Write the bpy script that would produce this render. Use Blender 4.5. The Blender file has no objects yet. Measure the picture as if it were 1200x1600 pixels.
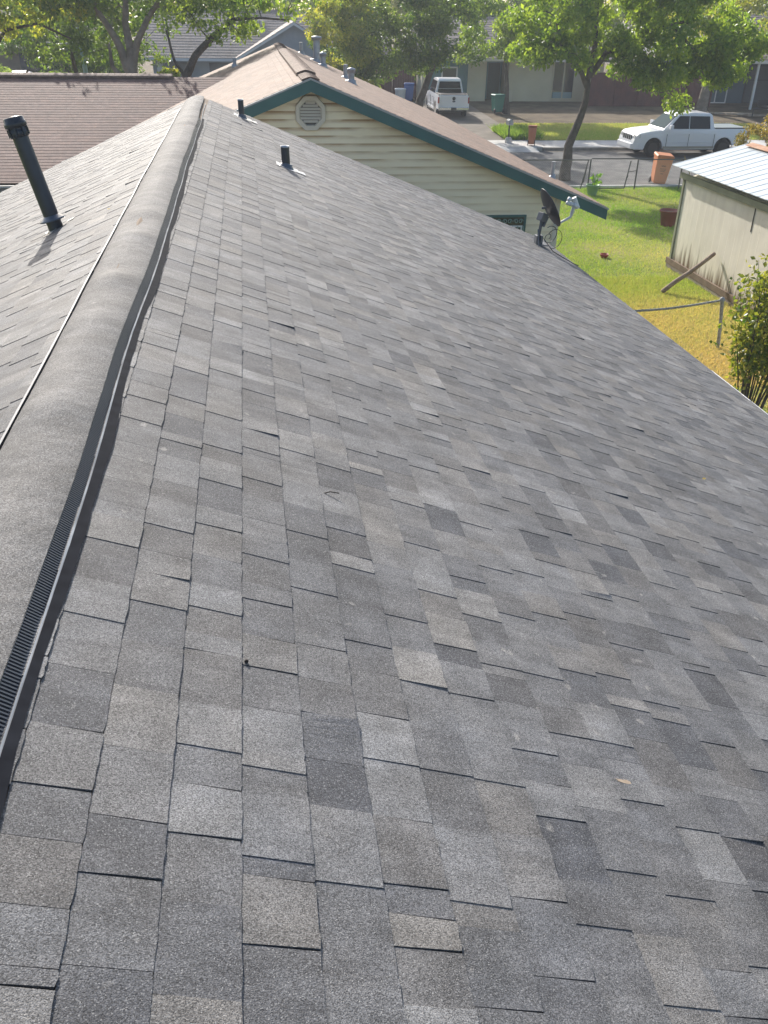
import bpy, bmesh, math, random
import numpy as np
from mathutils import Vector, Matrix
R_ = math.radians
random.seed(7)
S = bpy.context.scene
COL = S.collection
# ------------------------------------------------------------------ camera
cd = bpy.data.cameras.new("camera"); cam = bpy.data.objects.new("camera", cd); COL.objects.link(cam)
cd.sensor_fit = 'VERTICAL'; cd.sensor_height = 24; cd.sensor_width = 18; cd.lens = 20.25
cd.clip_start = .05; cd.clip_end = 1500
_r = ((0.989959, -0.140467, 0.01582), (-0.057424, -0.501901, -0.863017), (0.129166, 0.853442, -0.504928))
m = Matrix(((_r[0][0], -_r[1][0], -_r[2][0], 0), (_r[0][1], -_r[1][1], -_r[2][1], 0), (_r[0][2], -_r[1][2], -_r[2][2], 5.6), (0, 0, 0, 1)))
cam.matrix_world = m
S.camera = cam
# ------------------------------------------------------------------ light
SUN_EL, SUN_AZ = 31.0, -13.0          # azimuth measured from +Y towards +X
w = bpy.data.worlds.new("World"); S.world = w; w.use_nodes = True
nt = w.node_tree
sky = nt.nodes.new('ShaderNodeTexSky'); sky.sky_type = 'NISHITA'; sky.sun_disc = False
sky.sun_elevation = R_(SUN_EL); sky.sun_rotation = R_(SUN_AZ); sky.dust_density = 2.5; sky.air_density = 1.0
bg = nt.nodes['Background']; bg.inputs[1].default_value = .15
nt.links.new(sky.outputs[0], bg.inputs[0])
sl = bpy.data.lights.new("sun", 'SUN'); sl.energy = 4.6; sl.angle = R_(.5); sl.color = (1, .95, .87)
so = bpy.data.objects.new("sun", sl); COL.objects.link(so)
sd = Vector((math.sin(R_(SUN_AZ)) * math.cos(R_(SUN_EL)), math.cos(R_(SUN_AZ)) * math.cos(R_(SUN_EL)), math.sin(R_(SUN_EL))))
so.rotation_euler = sd.to_track_quat('Z', 'Y').to_euler(); so.location = (0, 0, 30)
S.view_settings.view_transform = 'Standard'; S.view_settings.look = 'None'
S.view_settings.exposure = 0.55; S.view_settings.gamma = 1
S.render.engine = 'CYCLES'
S.cycles.volume_bounces = 0
S.cycles.max_bounces = 6; S.cycles.transparent_max_bounces = 8

# ------------------------------------------------------------------ materials
MATS = {}
def mat(name, col, rough=.7, spec=.5, metal=0, noise=None, bump=None, attr=None, trans=0, coat=0, alpha=None):
    """col: colour, or (dark, light) mixed by a noise; attr: face attribute that mixes dark->light"""
    if name in MATS: return MATS[name]
    mt = bpy.data.materials.new(name); mt.use_nodes = True; t = mt.node_tree; b = t.nodes['Principled BSDF']
    L = t.links.new; N = t.nodes.new
    b.inputs['Roughness'].default_value = rough; b.inputs['Specular IOR Level'].default_value = spec
    b.inputs['Metallic'].default_value = metal; b.inputs['Coat Weight'].default_value = coat
    c1, c2 = (col if isinstance(col[0], (tuple, list)) else (col, None))
    tc = N('ShaderNodeTexCoord')
    out = None
    if c2 is not None:
        mx = N('ShaderNodeMix'); mx.data_type = 'RGBA'
        mx.inputs[6].default_value = (*c1, 1); mx.inputs[7].default_value = (*c2, 1)
        if attr:
            a = N('ShaderNodeAttribute'); a.attribute_name = attr; L(a.outputs['Fac'], mx.inputs[0])
        else:
            n = N('ShaderNodeTexNoise'); n.inputs['Scale'].default_value = noise or 3; n.inputs['Detail'].default_value = 6
            r = N('ShaderNodeMapRange'); r.inputs[1].default_value = .3; r.inputs[2].default_value = .7
            L(tc.outputs['Object'], n.inputs['Vector']); L(n.outputs[0], r.inputs[0]); L(r.outputs[0], mx.inputs[0])
        out = mx.outputs[2]; L(out, b.inputs['Base Color'])
    else:
        b.inputs['Base Color'].default_value = (*c1, 1)
    if bump:
        n = N('ShaderNodeTexNoise'); n.inputs['Scale'].default_value = bump[0]; n.inputs['Detail'].default_value = 4
        L(tc.outputs['Object'], n.inputs['Vector'])
        bm = N('ShaderNodeBump'); bm.inputs['Strength'].default_value = 1; bm.inputs['Distance'].default_value = bump[1]
        L(n.outputs[0], bm.inputs['Height']); L(bm.outputs[0], b.inputs['Normal'])
    if trans:
        tr = N('ShaderNodeBsdfTranslucent'); ms = N('ShaderNodeMixShader'); ms.inputs[0].default_value = trans
        if out is not None:
            mul = N('ShaderNodeMix'); mul.data_type = 'RGBA'; mul.blend_type = 'MULTIPLY'; mul.inputs[0].default_value = 1
            mul.inputs[7].default_value = (3.2, 2.9, 1.1, 1); L(out, mul.inputs[6]); L(mul.outputs[2], tr.inputs[0])
        else:
            tr.inputs[0].default_value = (min(1, c1[0] * 3), min(1, c1[1] * 2.8), c1[2], 1)
        L(b.outputs[0], ms.inputs[1]); L(tr.outputs[0], ms.inputs[2]); L(ms.outputs[0], t.nodes['Material Output'].inputs[0])
    MATS[name] = mt
    return mt

def shingle_mat(name, dark, light, warm, gran=330, gstr=1.0, bumpd=.0016, spec=.35, rough=.8):
    mt = bpy.data.materials.new(name); mt.use_nodes = True; t = mt.node_tree; b = t.nodes['Principled BSDF']
    L = t.links.new; N = t.nodes.new
    tc = N('ShaderNodeTexCoord')
    def attrn(n):
        a = N('ShaderNodeAttribute'); a.attribute_name = n; return a.outputs['Fac']
    def mixc(f, a, bb, bl='MIX'):
        x = N('ShaderNodeMix'); x.data_type = 'RGBA'; x.blend_type = bl
        if isinstance(f, float): x.inputs[0].default_value = f
        else: L(f, x.inputs[0])
        for i, v in ((6, a), (7, bb)):
            if isinstance(v, tuple): x.inputs[i].default_value = (*v, 1)
            else: L(v, x.inputs[i])
        return x.outputs[2]
    def noise(sc, det=4, lo=.3, hi=.7, a=0., bb=1.):
        n = N('ShaderNodeTexNoise'); n.inputs['Scale'].default_value = sc; n.inputs['Detail'].default_value = det
        L(tc.outputs['Object'], n.inputs['Vector'])
        r = N('ShaderNodeMapRange'); r.inputs[1].default_value = lo; r.inputs[2].default_value = hi
        r.inputs[3].default_value = a; r.inputs[4].default_value = bb
        L(n.outputs[0], r.inputs[0]); return r.outputs[0], n.outputs[0]
    c = mixc(attrn('tone'), dark, light)
    wn, _ = noise(5, 5, .35, .75)
    ad = N('ShaderNodeMath'); ad.operation = 'MULTIPLY_ADD'; L(wn, ad.inputs[0]); ad.inputs[1].default_value = .35; L(attrn('warm'), ad.inputs[2]); ad.use_clamp = True
    c = mixc(ad.outputs[0], c, mixc(1.0, c, warm, 'MULTIPLY'))
    # blotches of wear
    f2, _ = noise(9, 6, .3, .7, .78, 1.22)
    vm = N('ShaderNodeVectorMath'); vm.operation = 'SCALE'; L(c, vm.inputs[0]); L(f2, vm.inputs['Scale']); c = vm.outputs[0]
    f3, _ = noise(1.1, 3, .3, .7, .9, 1.1)
    vm = N('ShaderNodeVectorMath'); vm.operation = 'SCALE'; L(c, vm.inputs[0]); L(f3, vm.inputs['Scale']); c = vm.outputs[0]
    # pale scuffs and long faint streaks of wash-down
    mp = N('ShaderNodeMapping'); mp.inputs['Scale'].default_value = (3, 14, 3); L(tc.outputs['Object'], mp.inputs[0])
    sn = N('ShaderNodeTexNoise'); sn.inputs['Scale'].default_value = 1.6; sn.inputs['Detail'].default_value = 5; L(mp.outputs[0], sn.inputs['Vector'])
    sr2 = N('ShaderNodeMapRange'); sr2.inputs[1].default_value = .35; sr2.inputs[2].default_value = .7; sr2.inputs[3].default_value = .86; sr2.inputs[4].default_value = 1.16; L(sn.outputs[0], sr2.inputs[0])
    vm = N('ShaderNodeVectorMath'); vm.operation = 'SCALE'; L(c, vm.inputs[0]); L(sr2.outputs[0], vm.inputs['Scale']); c = vm.outputs[0]
    sc1, _ = noise(16, 2, .70, .78); c = mixc(sc1, c, mixc(.5, c, (.36, .34, .31)))
    # granules: each voronoi cell its own value
    v = N('ShaderNodeTexVoronoi'); v.inputs['Scale'].default_value = gran; L(tc.outputs['Object'], v.inputs['Vector'])
    sp = N('ShaderNodeSeparateColor'); L(v.outputs['Color'], sp.inputs[0])
    r = N('ShaderNodeMapRange'); r.inputs[3].default_value = max(.05, 1 - .6 * gstr); r.inputs[4].default_value = 1 + .6 * gstr; L(sp.outputs[0], r.inputs[0])
    vm = N('ShaderNodeVectorMath'); vm.operation = 'SCALE'; L(c, vm.inputs[0]); L(r.outputs[0], vm.inputs['Scale']); c = vm.outputs[0]
    gt = N('ShaderNodeMath'); gt.operation = 'GREATER_THAN'; L(sp.outputs[1], gt.inputs[0]); gt.inputs[1].default_value = .94
    gm = N('ShaderNodeMath'); gm.operation = 'MULTIPLY'; L(gt.outputs[0], gm.inputs[0]); gm.inputs[1].default_value = .30 * gstr
    c = mixc(gm.outputs[0], c, (.55, .54, .52))
    L(c, b.inputs['Base Color'])
    b.inputs['Roughness'].default_value = rough; b.inputs['Specular IOR Level'].default_value = spec
    bm = N('ShaderNodeBump'); bm.inputs['Distance'].default_value = bumpd; bm.inputs['Strength'].default_value = .9
    n2 = N('ShaderNodeTexNoise'); n2.inputs['Scale'].default_value = gran * .8; n2.inputs['Detail'].default_value = 2; L(tc.outputs['Object'], n2.inputs['Vector'])
    L(n2.outputs[0], bm.inputs['Height']); L(bm.outputs[0], b.inputs['Normal'])
    MATS[name] = mt; return mt

# ------------------------------------------------------------------ helpers
def tag(o, label=None, cat=None, group=None, kind=None):
    if label: o['label'] = label
    if cat: o['category'] = cat
    if group: o['group'] = group
    if kind: o['kind'] = kind
    return o
def empty(name, loc, label, cat, group=None, rz=0):
    o = bpy.data.objects.new(name, None); COL.objects.link(o); o.location = loc; o.rotation_euler = (0, 0, rz)
    o.empty_display_size = .2
    return tag(o, label, cat, group)
def W2L(parent, v):
    return parent.matrix_world.inverted() @ Vector(v)
class MB:
    """mesh collector; coordinates are in the parent's space"""
    def __init__(s): s.v = []; s.f = []; s.smooth = []
    def add(s, vs, fs, sm=False):
        n = len(s.v); s.v += [tuple(v) for v in vs]; s.f += [tuple(i + n for i in f) for f in fs]; s.smooth += [sm] * len(fs); return s
    def box(s, lo, hi, M=None):
        x0, y0, z0 = lo; x1, y1, z1 = hi
        vs = [Vector(p) for p in ((x0, y0, z0), (x1, y0, z0), (x1, y1, z0), (x0, y1, z0), (x0, y0, z1), (x1, y0, z1), (x1, y1, z1), (x0, y1, z1))]
        if M is not None: vs = [M @ v for v in vs]
        return s.add(vs, ((0, 3, 2, 1), (4, 5, 6, 7), (0, 1, 5, 4), (1, 2, 6, 5), (2, 3, 7, 6), (3, 0, 4, 7)))
    def prism(s, pts, ext):
        e = Vector(ext); n = len(pts); P = [Vector(p) for p in pts]
        return s.add(P + [p + e for p in P], [tuple(range(n))[::-1], tuple(range(n, 2 * n))] + [(i, (i + 1) % n, n + (i + 1) % n, n + i) for i in range(n)])
    def beam(s, a, b, wd, ht, up=(0, 0, 1)):
        a, b = Vector(a), Vector(b); d = (b - a).normalized(); u = Vector(up); sx = d.cross(u).normalized(); uz = sx.cross(d)
        q = [sx * wd / 2 * i + uz * ht / 2 * j for i, j in ((-1, -1), (1, -1), (1, 1), (-1, 1))]
        return s.add([a + c for c in q] + [b + c for c in q], ((3, 2, 1, 0), (4, 5, 6, 7), (0, 1, 5, 4), (1, 2, 6, 5), (2, 3, 7, 6), (3, 0, 4, 7)))
    def tube(s, pts, rad, n=8, cap=True, sm=True):
        P = [Vector(p) for p in pts]; k = len(P)
        if not isinstance(rad, (list, tuple)): rad = [rad] * k
        base = len(s.v); ref = None; vs = []; fs = []
        for i, p in enumerate(P):
            d = (P[min(i + 1, k - 1)] - P[max(i - 1, 0)]).normalized()
            if ref is None: ref = d.orthogonal().normalized()
            ref = (ref - d * ref.dot(d))
            ref = ref.normalized() if ref.length > 1e-6 else d.orthogonal().normalized()
            b = d.cross(ref)
            for j in range(n):
                a = 2 * math.pi * j / n; vs.append(p + (ref * math.cos(a) + b * math.sin(a)) * rad[i])
        for i in range(k - 1):
            for j in range(n): fs.append((i * n + j, i * n + (j + 1) % n, (i + 1) * n + (j + 1) % n, (i + 1) * n + j))
        s.add(vs, fs, sm)
        if cap: s.add([vs[j] for j in range(n)], [tuple(range(n))[::-1]]); s.add(vs[-n:], [tuple(range(n))])
        return s
    def lathe(s, o, prof, n=20, axis=(0, 0, 1), sm=True):
        A = Vector(axis).normalized(); X = A.orthogonal().normalized(); Y = A.cross(X); o = Vector(o); vs = []; fs = []
        for r, h in prof:
            for j in range(n):
                a = 2 * math.pi * j / n; vs.append(o + A * h + (X * math.cos(a) + Y * math.sin(a)) * r)
        k = len(prof)
        for i in range(k - 1):
            for j in range(n): fs.append((i * n + j, i * n + (j + 1) % n, (i + 1) * n + (j + 1) % n, (i + 1) * n + j))
        s.add(vs, fs, sm)
        if prof[0][0] > 1e-4: s.add(vs[:n], [tuple(range(n))[::-1]])
        if prof[-1][0] > 1e-4: s.add(vs[-n:], [tuple(range(n))])
        return s
    def build(s, name, m, parent=None, bevel=0, attrs=None):
        me = bpy.data.meshes.new(name); me.from_pydata(s.v, [], s.f); me.update()
        me.polygons.foreach_set('use_smooth', s.smooth)
        if attrs:
            for k, vals in attrs.items():
                a = me.attributes.new(k, 'FLOAT', 'FACE'); a.data.foreach_set('value', vals)
        me.materials.append(m)
        o = bpy.data.objects.new(name, me); COL.objects.link(o)
        if parent is not None: o.parent = parent
        if bevel:
            b = o.modifiers.new('bevel', 'BEVEL'); b.width = bevel; b.segments = 2; b.limit_method = 'ANGLE'; b.angle_limit = R_(40)
            b.harden_normals = False
        return o
def npmesh(name, V, F, m, parent=None, attrs=None, smooth=False):
    """V (n,3) F (k,3|4) numpy"""
    me = bpy.data.meshes.new(name); k = F.shape[1]
    me.vertices.add(len(V)); me.vertices.foreach_set('co', V.astype(np.float32).ravel())
    me.loops.add(F.size); me.loops.foreach_set('vertex_index', F.astype(np.int32).ravel())
    me.polygons.add(len(F)); me.polygons.foreach_set('loop_start', np.arange(0, F.size, k, dtype=np.int32))
    me.update(calc_edges=True); me.validate(); me.polygons.foreach_set('use_smooth', np.full(len(me.polygons), smooth))
    if attrs:
        for n, vals in attrs.items():
            a = me.attributes.new(n, 'FLOAT', 'FACE'); a.data.foreach_set('value', np.asarray(vals, dtype=np.float32))
    me.materials.append(m); o = bpy.data.objects.new(name, me); COL.objects.link(o)
    if parent is not None: o.parent = parent
    return o
def copy_tree(o, parent=None):
    c = o.copy(); COL.objects.link(c); c.parent = parent
    for ch in [x for x in bpy.data.objects if x.parent == o]: copy_tree(ch, c)
    return c
def group_of(): pass

# ------------------------------------------------------------------ shingle courses
def shingles(name, m, parent, O, U, D, ulen, slen, expo, wr, hb=.005, hov=.004, pov=.5, seg=1, seed=1, tone=(.0, 1.), s_first=None,
             lift=.03, jit=.0012, warmr=(0, .5), keep=None, gap=0.0):
    """courses run along U from O; D points down the slope. Every shingle tab is a raised strip with its own edge."""
    rnd = random.Random(seed); U = np.array(U, float); D = np.array(D, float); O = np.array(O, float)
    Nn = np.cross(U, D); Nn /= np.linalg.norm(Nn)
    if Nn[2] < 0: Nn = -Nn
    V = []; F = []; T = []; Wm = []
    s = s_first if s_first is not None else 0.0
    prev = 0.0; first = True
    while prev < slen - 1e-4:
        s0 = prev; s1 = s if first and s_first else s0 + expo
        first = False
        s1 = min(s1, slen); prev = s1
        over_p = rnd.random() < .5
        u = -rnd.uniform(0, .3); rowt = rnd.uniform(-.06, .06); t_last = .5
        while u < ulen:
            wdt = rnd.uniform(*wr) if rnd.random() < .86 else rnd.uniform(wr[0] * .3, wr[0] * .8)
            u1 = min(u + wdt, ulen); ua = max(u, 0)
            if u1 > ua + .003 and (keep is None or keep(ua, u1, s0, s1)):
                over = (rnd.random() < pov) if pov in (0,) else (not over_p if rnd.random() < .72 else over_p)
                over_p = over
                h1 = hb + (hov if over else 0); h0 = .001 + (hov * .85 if over else 0)
                t = min(1, max(0, rnd.gauss(.54 if over else .38, .20) + rowt)); t = tone[0] + t * (tone[1] - tone[0])
                wm = rnd.uniform(*warmr) if rnd.random() < .6 else 0
                l0 = rnd.uniform(.002, .007) if rnd.random() < lift and s0 > .1 else 0; l1 = rnd.uniform(.002, .009) if rnd.random() < lift and s0 > .1 else 0
                k = seg; base = len(V); tw = rnd.uniform(-.004, .004) if over else 0
                for i in range(k + 1):
                    a = i / k; uu = ua + (u1 - ua) * a
                    skew = tw * (1 - 2 * a)
                    js = rnd.uniform(-jit, jit); hl = h1 + l0 * (1 - a) ** 2 + l1 * a ** 2
                    e = .0015 if i in (0, k) else 0
                    uu += gap if i == 0 else (-gap if i == k else 0)
                    V.append(O + U * uu + D * s0 + Nn * h0)
                    V.append(O + U * (uu + skew) + D * (s1 + js - e) + Nn * hl)
                    V.append(O + U * (uu + skew) + D * (s1 + js - e) + Nn * (-.001))
                    V.append(O + U * uu + D * s0 + Nn * (-.003))
                for i in range(k):
                    b = base + 4 * i
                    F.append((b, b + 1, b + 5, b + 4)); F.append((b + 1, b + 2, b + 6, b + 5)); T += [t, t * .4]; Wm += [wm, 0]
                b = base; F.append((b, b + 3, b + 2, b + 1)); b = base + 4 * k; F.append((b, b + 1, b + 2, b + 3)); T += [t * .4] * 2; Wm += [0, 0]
            u = u1 if u1 > u else u + wdt
    return npmesh(name, np.array(V), np.array(F), m, parent, {'tone': T, 'warm': Wm})

# ------------------------------------------------------------------ trees
def leaves_mesh(name, m, parent, centers, rads, n_per, size, seed, droop=.35, squash=.7):
    rng = np.random.default_rng(seed); C = np.array(centers, float); Rr = np.array(rads, float)
    n = np.maximum((n_per * (Rr / Rr.mean()) ** 2).astype(int), 5); idx = np.repeat(np.arange(len(C)), n); N = len(idx)
    p = rng.normal(size=(N, 3)); p /= np.linalg.norm(p, axis=1)[:, None]; p *= (rng.random((N, 1)) ** .45)
    P = C[idx] + p * Rr[idx][:, None] * np.array([1, 1, squash])
    d = rng.normal(size=(N, 3)); d[:, 2] -= droop * 2; d /= np.linalg.norm(d, axis=1)[:, None]
    a = rng.normal(size=(N, 3)); sidev = np.cross(d, a); sidev /= np.linalg.norm(sidev, axis=1)[:, None] + 1e-9
    nn = np.cross(d, sidev)
    L = (size * rng.uniform(.6, 1.3, N))[:, None]; Wd = L * rng.uniform(.22, .36, N)[:, None]
    v0 = P; v1 = P + d * L * .45 + sidev * Wd + nn * L * .05; v2 = P + d * L; v3 = P + d * L * .45 - sidev * Wd + nn * L * .05
    V = np.stack([v0, v1, v2, v3], 1).reshape(-1, 3); F = np.arange(4 * N).reshape(-1, 4)
    ct = rng.normal(0, .16, len(C)); T = np.clip(.42 + ct[idx] + rng.normal(0, .2, N), 0, 1)
    return npmesh(name, V, F, m, parent, {'tone': T})
def tree(name, loc, trunk, blobs, label, leafm, barkm, ncl=60, n_per=120, size=.13, seed=1, rt=.2, cr=.55, group=None, cat='tree', droop=.35, limbs=(), squash=.7, twig=.012):
    """trunk: list of (x,y,z) local points; blobs: ellipsoids (cx,cy,cz,rx,ry,rz) local that carry the clumps"""
    rnd = random.Random(seed); root = empty(name, loc, label, cat, group)
    tb = MB(); k = len(trunk); rad = [rt * (1.25 if i == 0 else 1 - .6 * i / (k - 1)) for i in range(k)]
    def smooth(pts, rr):
        P = []; Q = []
        for i in range(len(pts) - 1):
            for j in range(3):
                a = j / 3; P.append(Vector(pts[i]).lerp(Vector(pts[i + 1]), a) + Vector((rnd.gauss(0, 1), rnd.gauss(0, 1), 0)) * rr[i] * .12); Q.append(rr[i] * (1 - a) + rr[i + 1] * a)
        P.append(Vector(pts[-1])); Q.append(rr[-1]); return P, Q
    P, Q = smooth(trunk, rad); tb.tube(P, Q, 9)
    nodes = list(zip(P, Q))[len(P) // 2:]
    for lb in limbs:
        rr = [lb[1] * (1 - .55 * i / (len(lb[0]) - 1)) for i in range(len(lb[0]))]
        P2, Q2 = smooth(lb[0], rr); tb.tube(P2, Q2, 7); nodes += list(zip(P2, Q2))[1:]
    cl = []
    tot = sum(b[3] * b[5] for b in blobs)
    for b in blobs:
        for _ in range(max(2, int(ncl * b[3] * b[5] / tot))):
            for _t in range(30):
                q = Vector((rnd.uniform(-1, 1), rnd.uniform(-1, 1), rnd.uniform(-1, 1)))
                if .25 < q.length < 1: break
            q = q * (q.length ** -.3)
            if q.length > 1: q.normalize()
            cl.append(Vector((b[0] + q.x * b[3], b[1] + q.y * b[4], b[2] + q.z * b[5])))
    top = Vector(trunk[-1]); cl.sort(key=lambda c: (c - top).length)
    for c in cl:
        bn = min(nodes, key=lambda nd: (nd[0] - c).length + (0 if nd[0].z < c.z + .3 else .6))
        dlt = c - bn[0]; r0 = max(twig, min(bn[1] * .55, .018 * dlt.length + twig))
        mid = bn[0] + dlt * .5 + Vector((rnd.gauss(0, .1), rnd.gauss(0, .1), .12)) * dlt.length
        tb.tube([bn[0], mid, c], [r0, r0 * .75, r0 * .4], 5, cap=False); nodes += [(mid, r0 * .75), (c, r0 * .5)]
    tb.build('trunk', barkm, root)
    leaves_mesh('crown', leafm, root, cl, [cr * rnd.uniform(.6, 1.3) for _ in cl], n_per, size, seed, droop, squash)
    return root
def fixw(root):
    """the parts were modelled in world coordinates: keep them there under their Empty"""
    for ch in [x for x in bpy.data.objects if x.parent == root]:
        ch.matrix_parent_inverse = Matrix.Translation(-root.location)
# ------------------------------------------------------------------ ground, street (flat to the far kerb, then rising gently)
def gz(y):
    return 0 if y < 43.6 else (.13 + .5 * min(1, (y - 43.6) / 13.0))
def sheet(name, m, x0, x1, ys, dz, kind='structure', nx=2):
    V = []; F = []; xs = np.linspace(x0, x1, nx)
    for y in ys:
        for x in xs: V.append((x, y, gz(y + 1e-6) + dz))
    for i in range(len(ys) - 1):
        for j in range(nx - 1): a = i * nx + j; F.append((a, a + 1, a + nx + 1, a + nx))
    o = npmesh(name, np.array(V), np.array(F), m); o['kind'] = kind; return o

m_dirt = mat('dirt', ((.10, .075, .05), (.19, .15, .10)), .95, .2, noise=1.2, bump=(14, .03))
m_lawn = mat('lawn_soil', ((.15, .24, .04), (.36, .31, .15)), .95, .15, noise=.55, bump=(40, .03))
m_asph = mat('asphalt', ((.075, .075, .078), (.15, .145, .14)), .85, .35, noise=1.6, bump=(160, .006))
m_conc = mat('concrete', ((.38, .37, .35), (.60, .58, .55)), .85, .35, noise=2.2, bump=(60, .004))
m_concd = mat('stained_concrete', ((.13, .11, .09), (.22, .19, .16)), .9, .3, noise=1.3, bump=(60, .004))
V = np.array([(-300, -200, -.12), (300, -200, -.12), (300, 43.6, -.12), (-300, 43.6, -.12), (300, 57, .55), (-300, 57, .55), (300, 500, .55), (-300, 500, .55)])
o = npmesh('ground', V, np.array([(0, 1, 2, 3), (3, 2, 4, 5), (5, 4, 6, 7)]), m_dirt); o['kind'] = 'structure'
tag(MB().box((-120, 32.0, -.3), (140, 41.1, 0)).build('street', m_asph), kind='structure')
mb = MB(); mb.box((-120, 31.84, -.3), (140, 31.998, .07)); tag(mb.build('near_kerb', m_conc, bevel=.02), kind='structure')
mb = MB(); mb.box((-120, 41.102, -.3), (8.4, 41.28, .13)); mb.box((13.3, 41.102, -.3), (140, 41.28, .13))
tag(mb.build('far_kerb', mat('kerb', ((.16, .14, .12), (.30, .28, .25)), .9, .3, noise=3), bevel=.02), kind='structure')
mb = MB(); mb.box((-120, 40.75, 0), (8.4, 41.1, .012)); mb.box((13.3, 40.75, 0), (140, 41.1, .012)); tag(mb.build('gutter', m_concd), kind='structure')
mb = MB()
x = -60
while x < 80: mb.box((x + .008, 41.284, -.2), (x + 1.492, 43.55, .136)); x += 1.5
tag(mb.build('sidewalk', m_conc), kind='structure')
mb = MB(); mb.prism([(8.4, 40.7, .006), (13.0, 40.7, .006), (13.0, 41.284, .142), (13.0, 43.6, .145), (8.4, 43.6, .145), (8.4, 41.284, .142)], (0, 0, -.1))
tag(mb.build('driveway_apron', m_conc), kind='structure')
sheet('driveway', m_concd, 8.4, 13.2, [43.6, 57.2], .012)  # stains and the shade lying on the driveway are both in this colour
sheet('yard_soil', m_dirt, -120, 140, [43.556, 57, 90], .0)
tag(MB().box((-120, -60, -.3), (140, 31.83, 0)).build('lawn', m_lawn), kind='structure')
sheet('far_lawn', m_lawn, 13.3, 27.5, [43.57, 45, 47.0, 48.6], .014, nx=6)

def blades(name, zones, m, n, h, wd, seed, tonef, zf=lambda x, y: 0.):
    rng = np.random.default_rng(seed); X = []; Y = []
    while len(X) < n:
        z = zones[rng.integers(len(zones))]; x = rng.uniform(z[0], z[1]); y = rng.uniform(z[2], z[3])
        X.append(x); Y.append(y)
    X = np.array(X); Y = np.array(Y); Z = np.array([zf(a, b) for a, b in zip(X, Y)])
    a = rng.uniform(0, 6.283, n); hh = h * rng.uniform(.5, 1.5, n); lx = rng.normal(0, .5, n) * hh; ly = rng.normal(0, .5, n) * hh
    c = np.cos(a) * wd / 2; s_ = np.sin(a) * wd / 2
    V = np.stack([np.stack([X - c, Y - s_, Z], 1), np.stack([X + c, Y + s_, Z], 1), np.stack([X + lx, Y + ly, Z + hh], 1)], 1).reshape(-1, 3)
    F = np.arange(3 * n).reshape(-1, 3)
    o = npmesh(name, V, F, m, None, {'tone': np.clip(tonef(X, Y, rng), 0, 1)}); o['kind'] = 'stuff'; return o
m_blade = mat('grass_blade', ((.17, .34, .032), (.52, .43, .27)), .75, .2, attr='tone', trans=.22)
def patchy(X, Y, s=1.0):
    return .5 + .25 * np.sin(X * 1.1 * s + 1.7 * np.sin(Y * .6 * s)) + .25 * np.sin(Y * .9 * s + 2 * np.sin(X * .5 * s + 1))
def tone_near(X, Y, rng):
    dry = 1 / (1 + np.exp((Y - 18.4 - .25 * (X - 9)) * 1.1))
    return .10 + .80 * dry * (.65 + .35 * patchy(X, Y)) + .42 * patchy(X, Y, .8) ** 3 + .12 * patchy(X + 3, Y, 2.6) + rng.normal(0, .14, len(X))
g = blades('grass', [(5.0, 17, 9, 31.8)] * 4 + [(6, 12.5, 13, 20)] * 2 + [(-30, -3, 12, 31)], m_blade, 330000, .055, .016, 3, tone_near)
g = blades('far_grass', [(13.4, 27.4, 43.6, 48.5)], m_blade, 60000, .07, .035, 4,
           lambda X, Y, rng: .35 + .35 * patchy(X, Y, .6) + rng.normal(0, .15, len(X)), lambda x, y: gz(y) + .01)
g = blades('flower_bed_plants', [(12.2, 14.0, 43.7, 46.2)], mat('bed_leaf', ((.05, .12, .02), (.20, .30, .06)), .6, .3, attr='tone', trans=.35), 5000, .3, .06, 5,
           lambda X, Y, rng: rng.uniform(0, 1, len(X)), lambda x, y: gz(y) + .01)

# ------------------------------------------------------------------ the roof we stand on
TR, TL, XR, ZR = .39484, .44, -.69, 4.457
def pr(x, y, h=0): return (x, y, 4.1848 - TR * x + h)
def pl(x, y, h=0): return (x, y, ZR - TL * (XR - x) + h)
house = empty('house', (-.7, 6, 0), 'low house under dark grey laminated shingles whose roof fills the foreground', 'house')
cr_, sr_ = math.cos(math.atan(TR)), math.sin(math.atan(TR)); cl_, sl_ = math.cos(math.atan(TL)), math.sin(math.atan(TL))
m_sh = shingle_mat('grey_shingle', (.071, .073, .081), (.188, .187, .187), (1.09, 1.0, .88), 480, 1.0, spec=.4, rough=.74)
Y0, Y1 = -2.6, 13.92
xs = -.548; s_end = (4.66 - xs) / cr_
sf = (-.492 - xs) / cr_
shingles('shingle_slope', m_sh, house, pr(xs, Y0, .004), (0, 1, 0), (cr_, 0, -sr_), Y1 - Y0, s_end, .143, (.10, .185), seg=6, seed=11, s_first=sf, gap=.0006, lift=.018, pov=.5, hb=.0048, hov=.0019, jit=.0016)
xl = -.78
o = shingles('shingle_slope', m_sh, house, pl(xl, Y0, .004), (0, 1, 0), (-cl_, 0, -sl_), Y1 - Y0, 5.5, .143, (.10, .185), hb=.0055, hov=.0024, seg=3, seed=12, s_first=.11, pov=.5, lift=.02)
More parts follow.
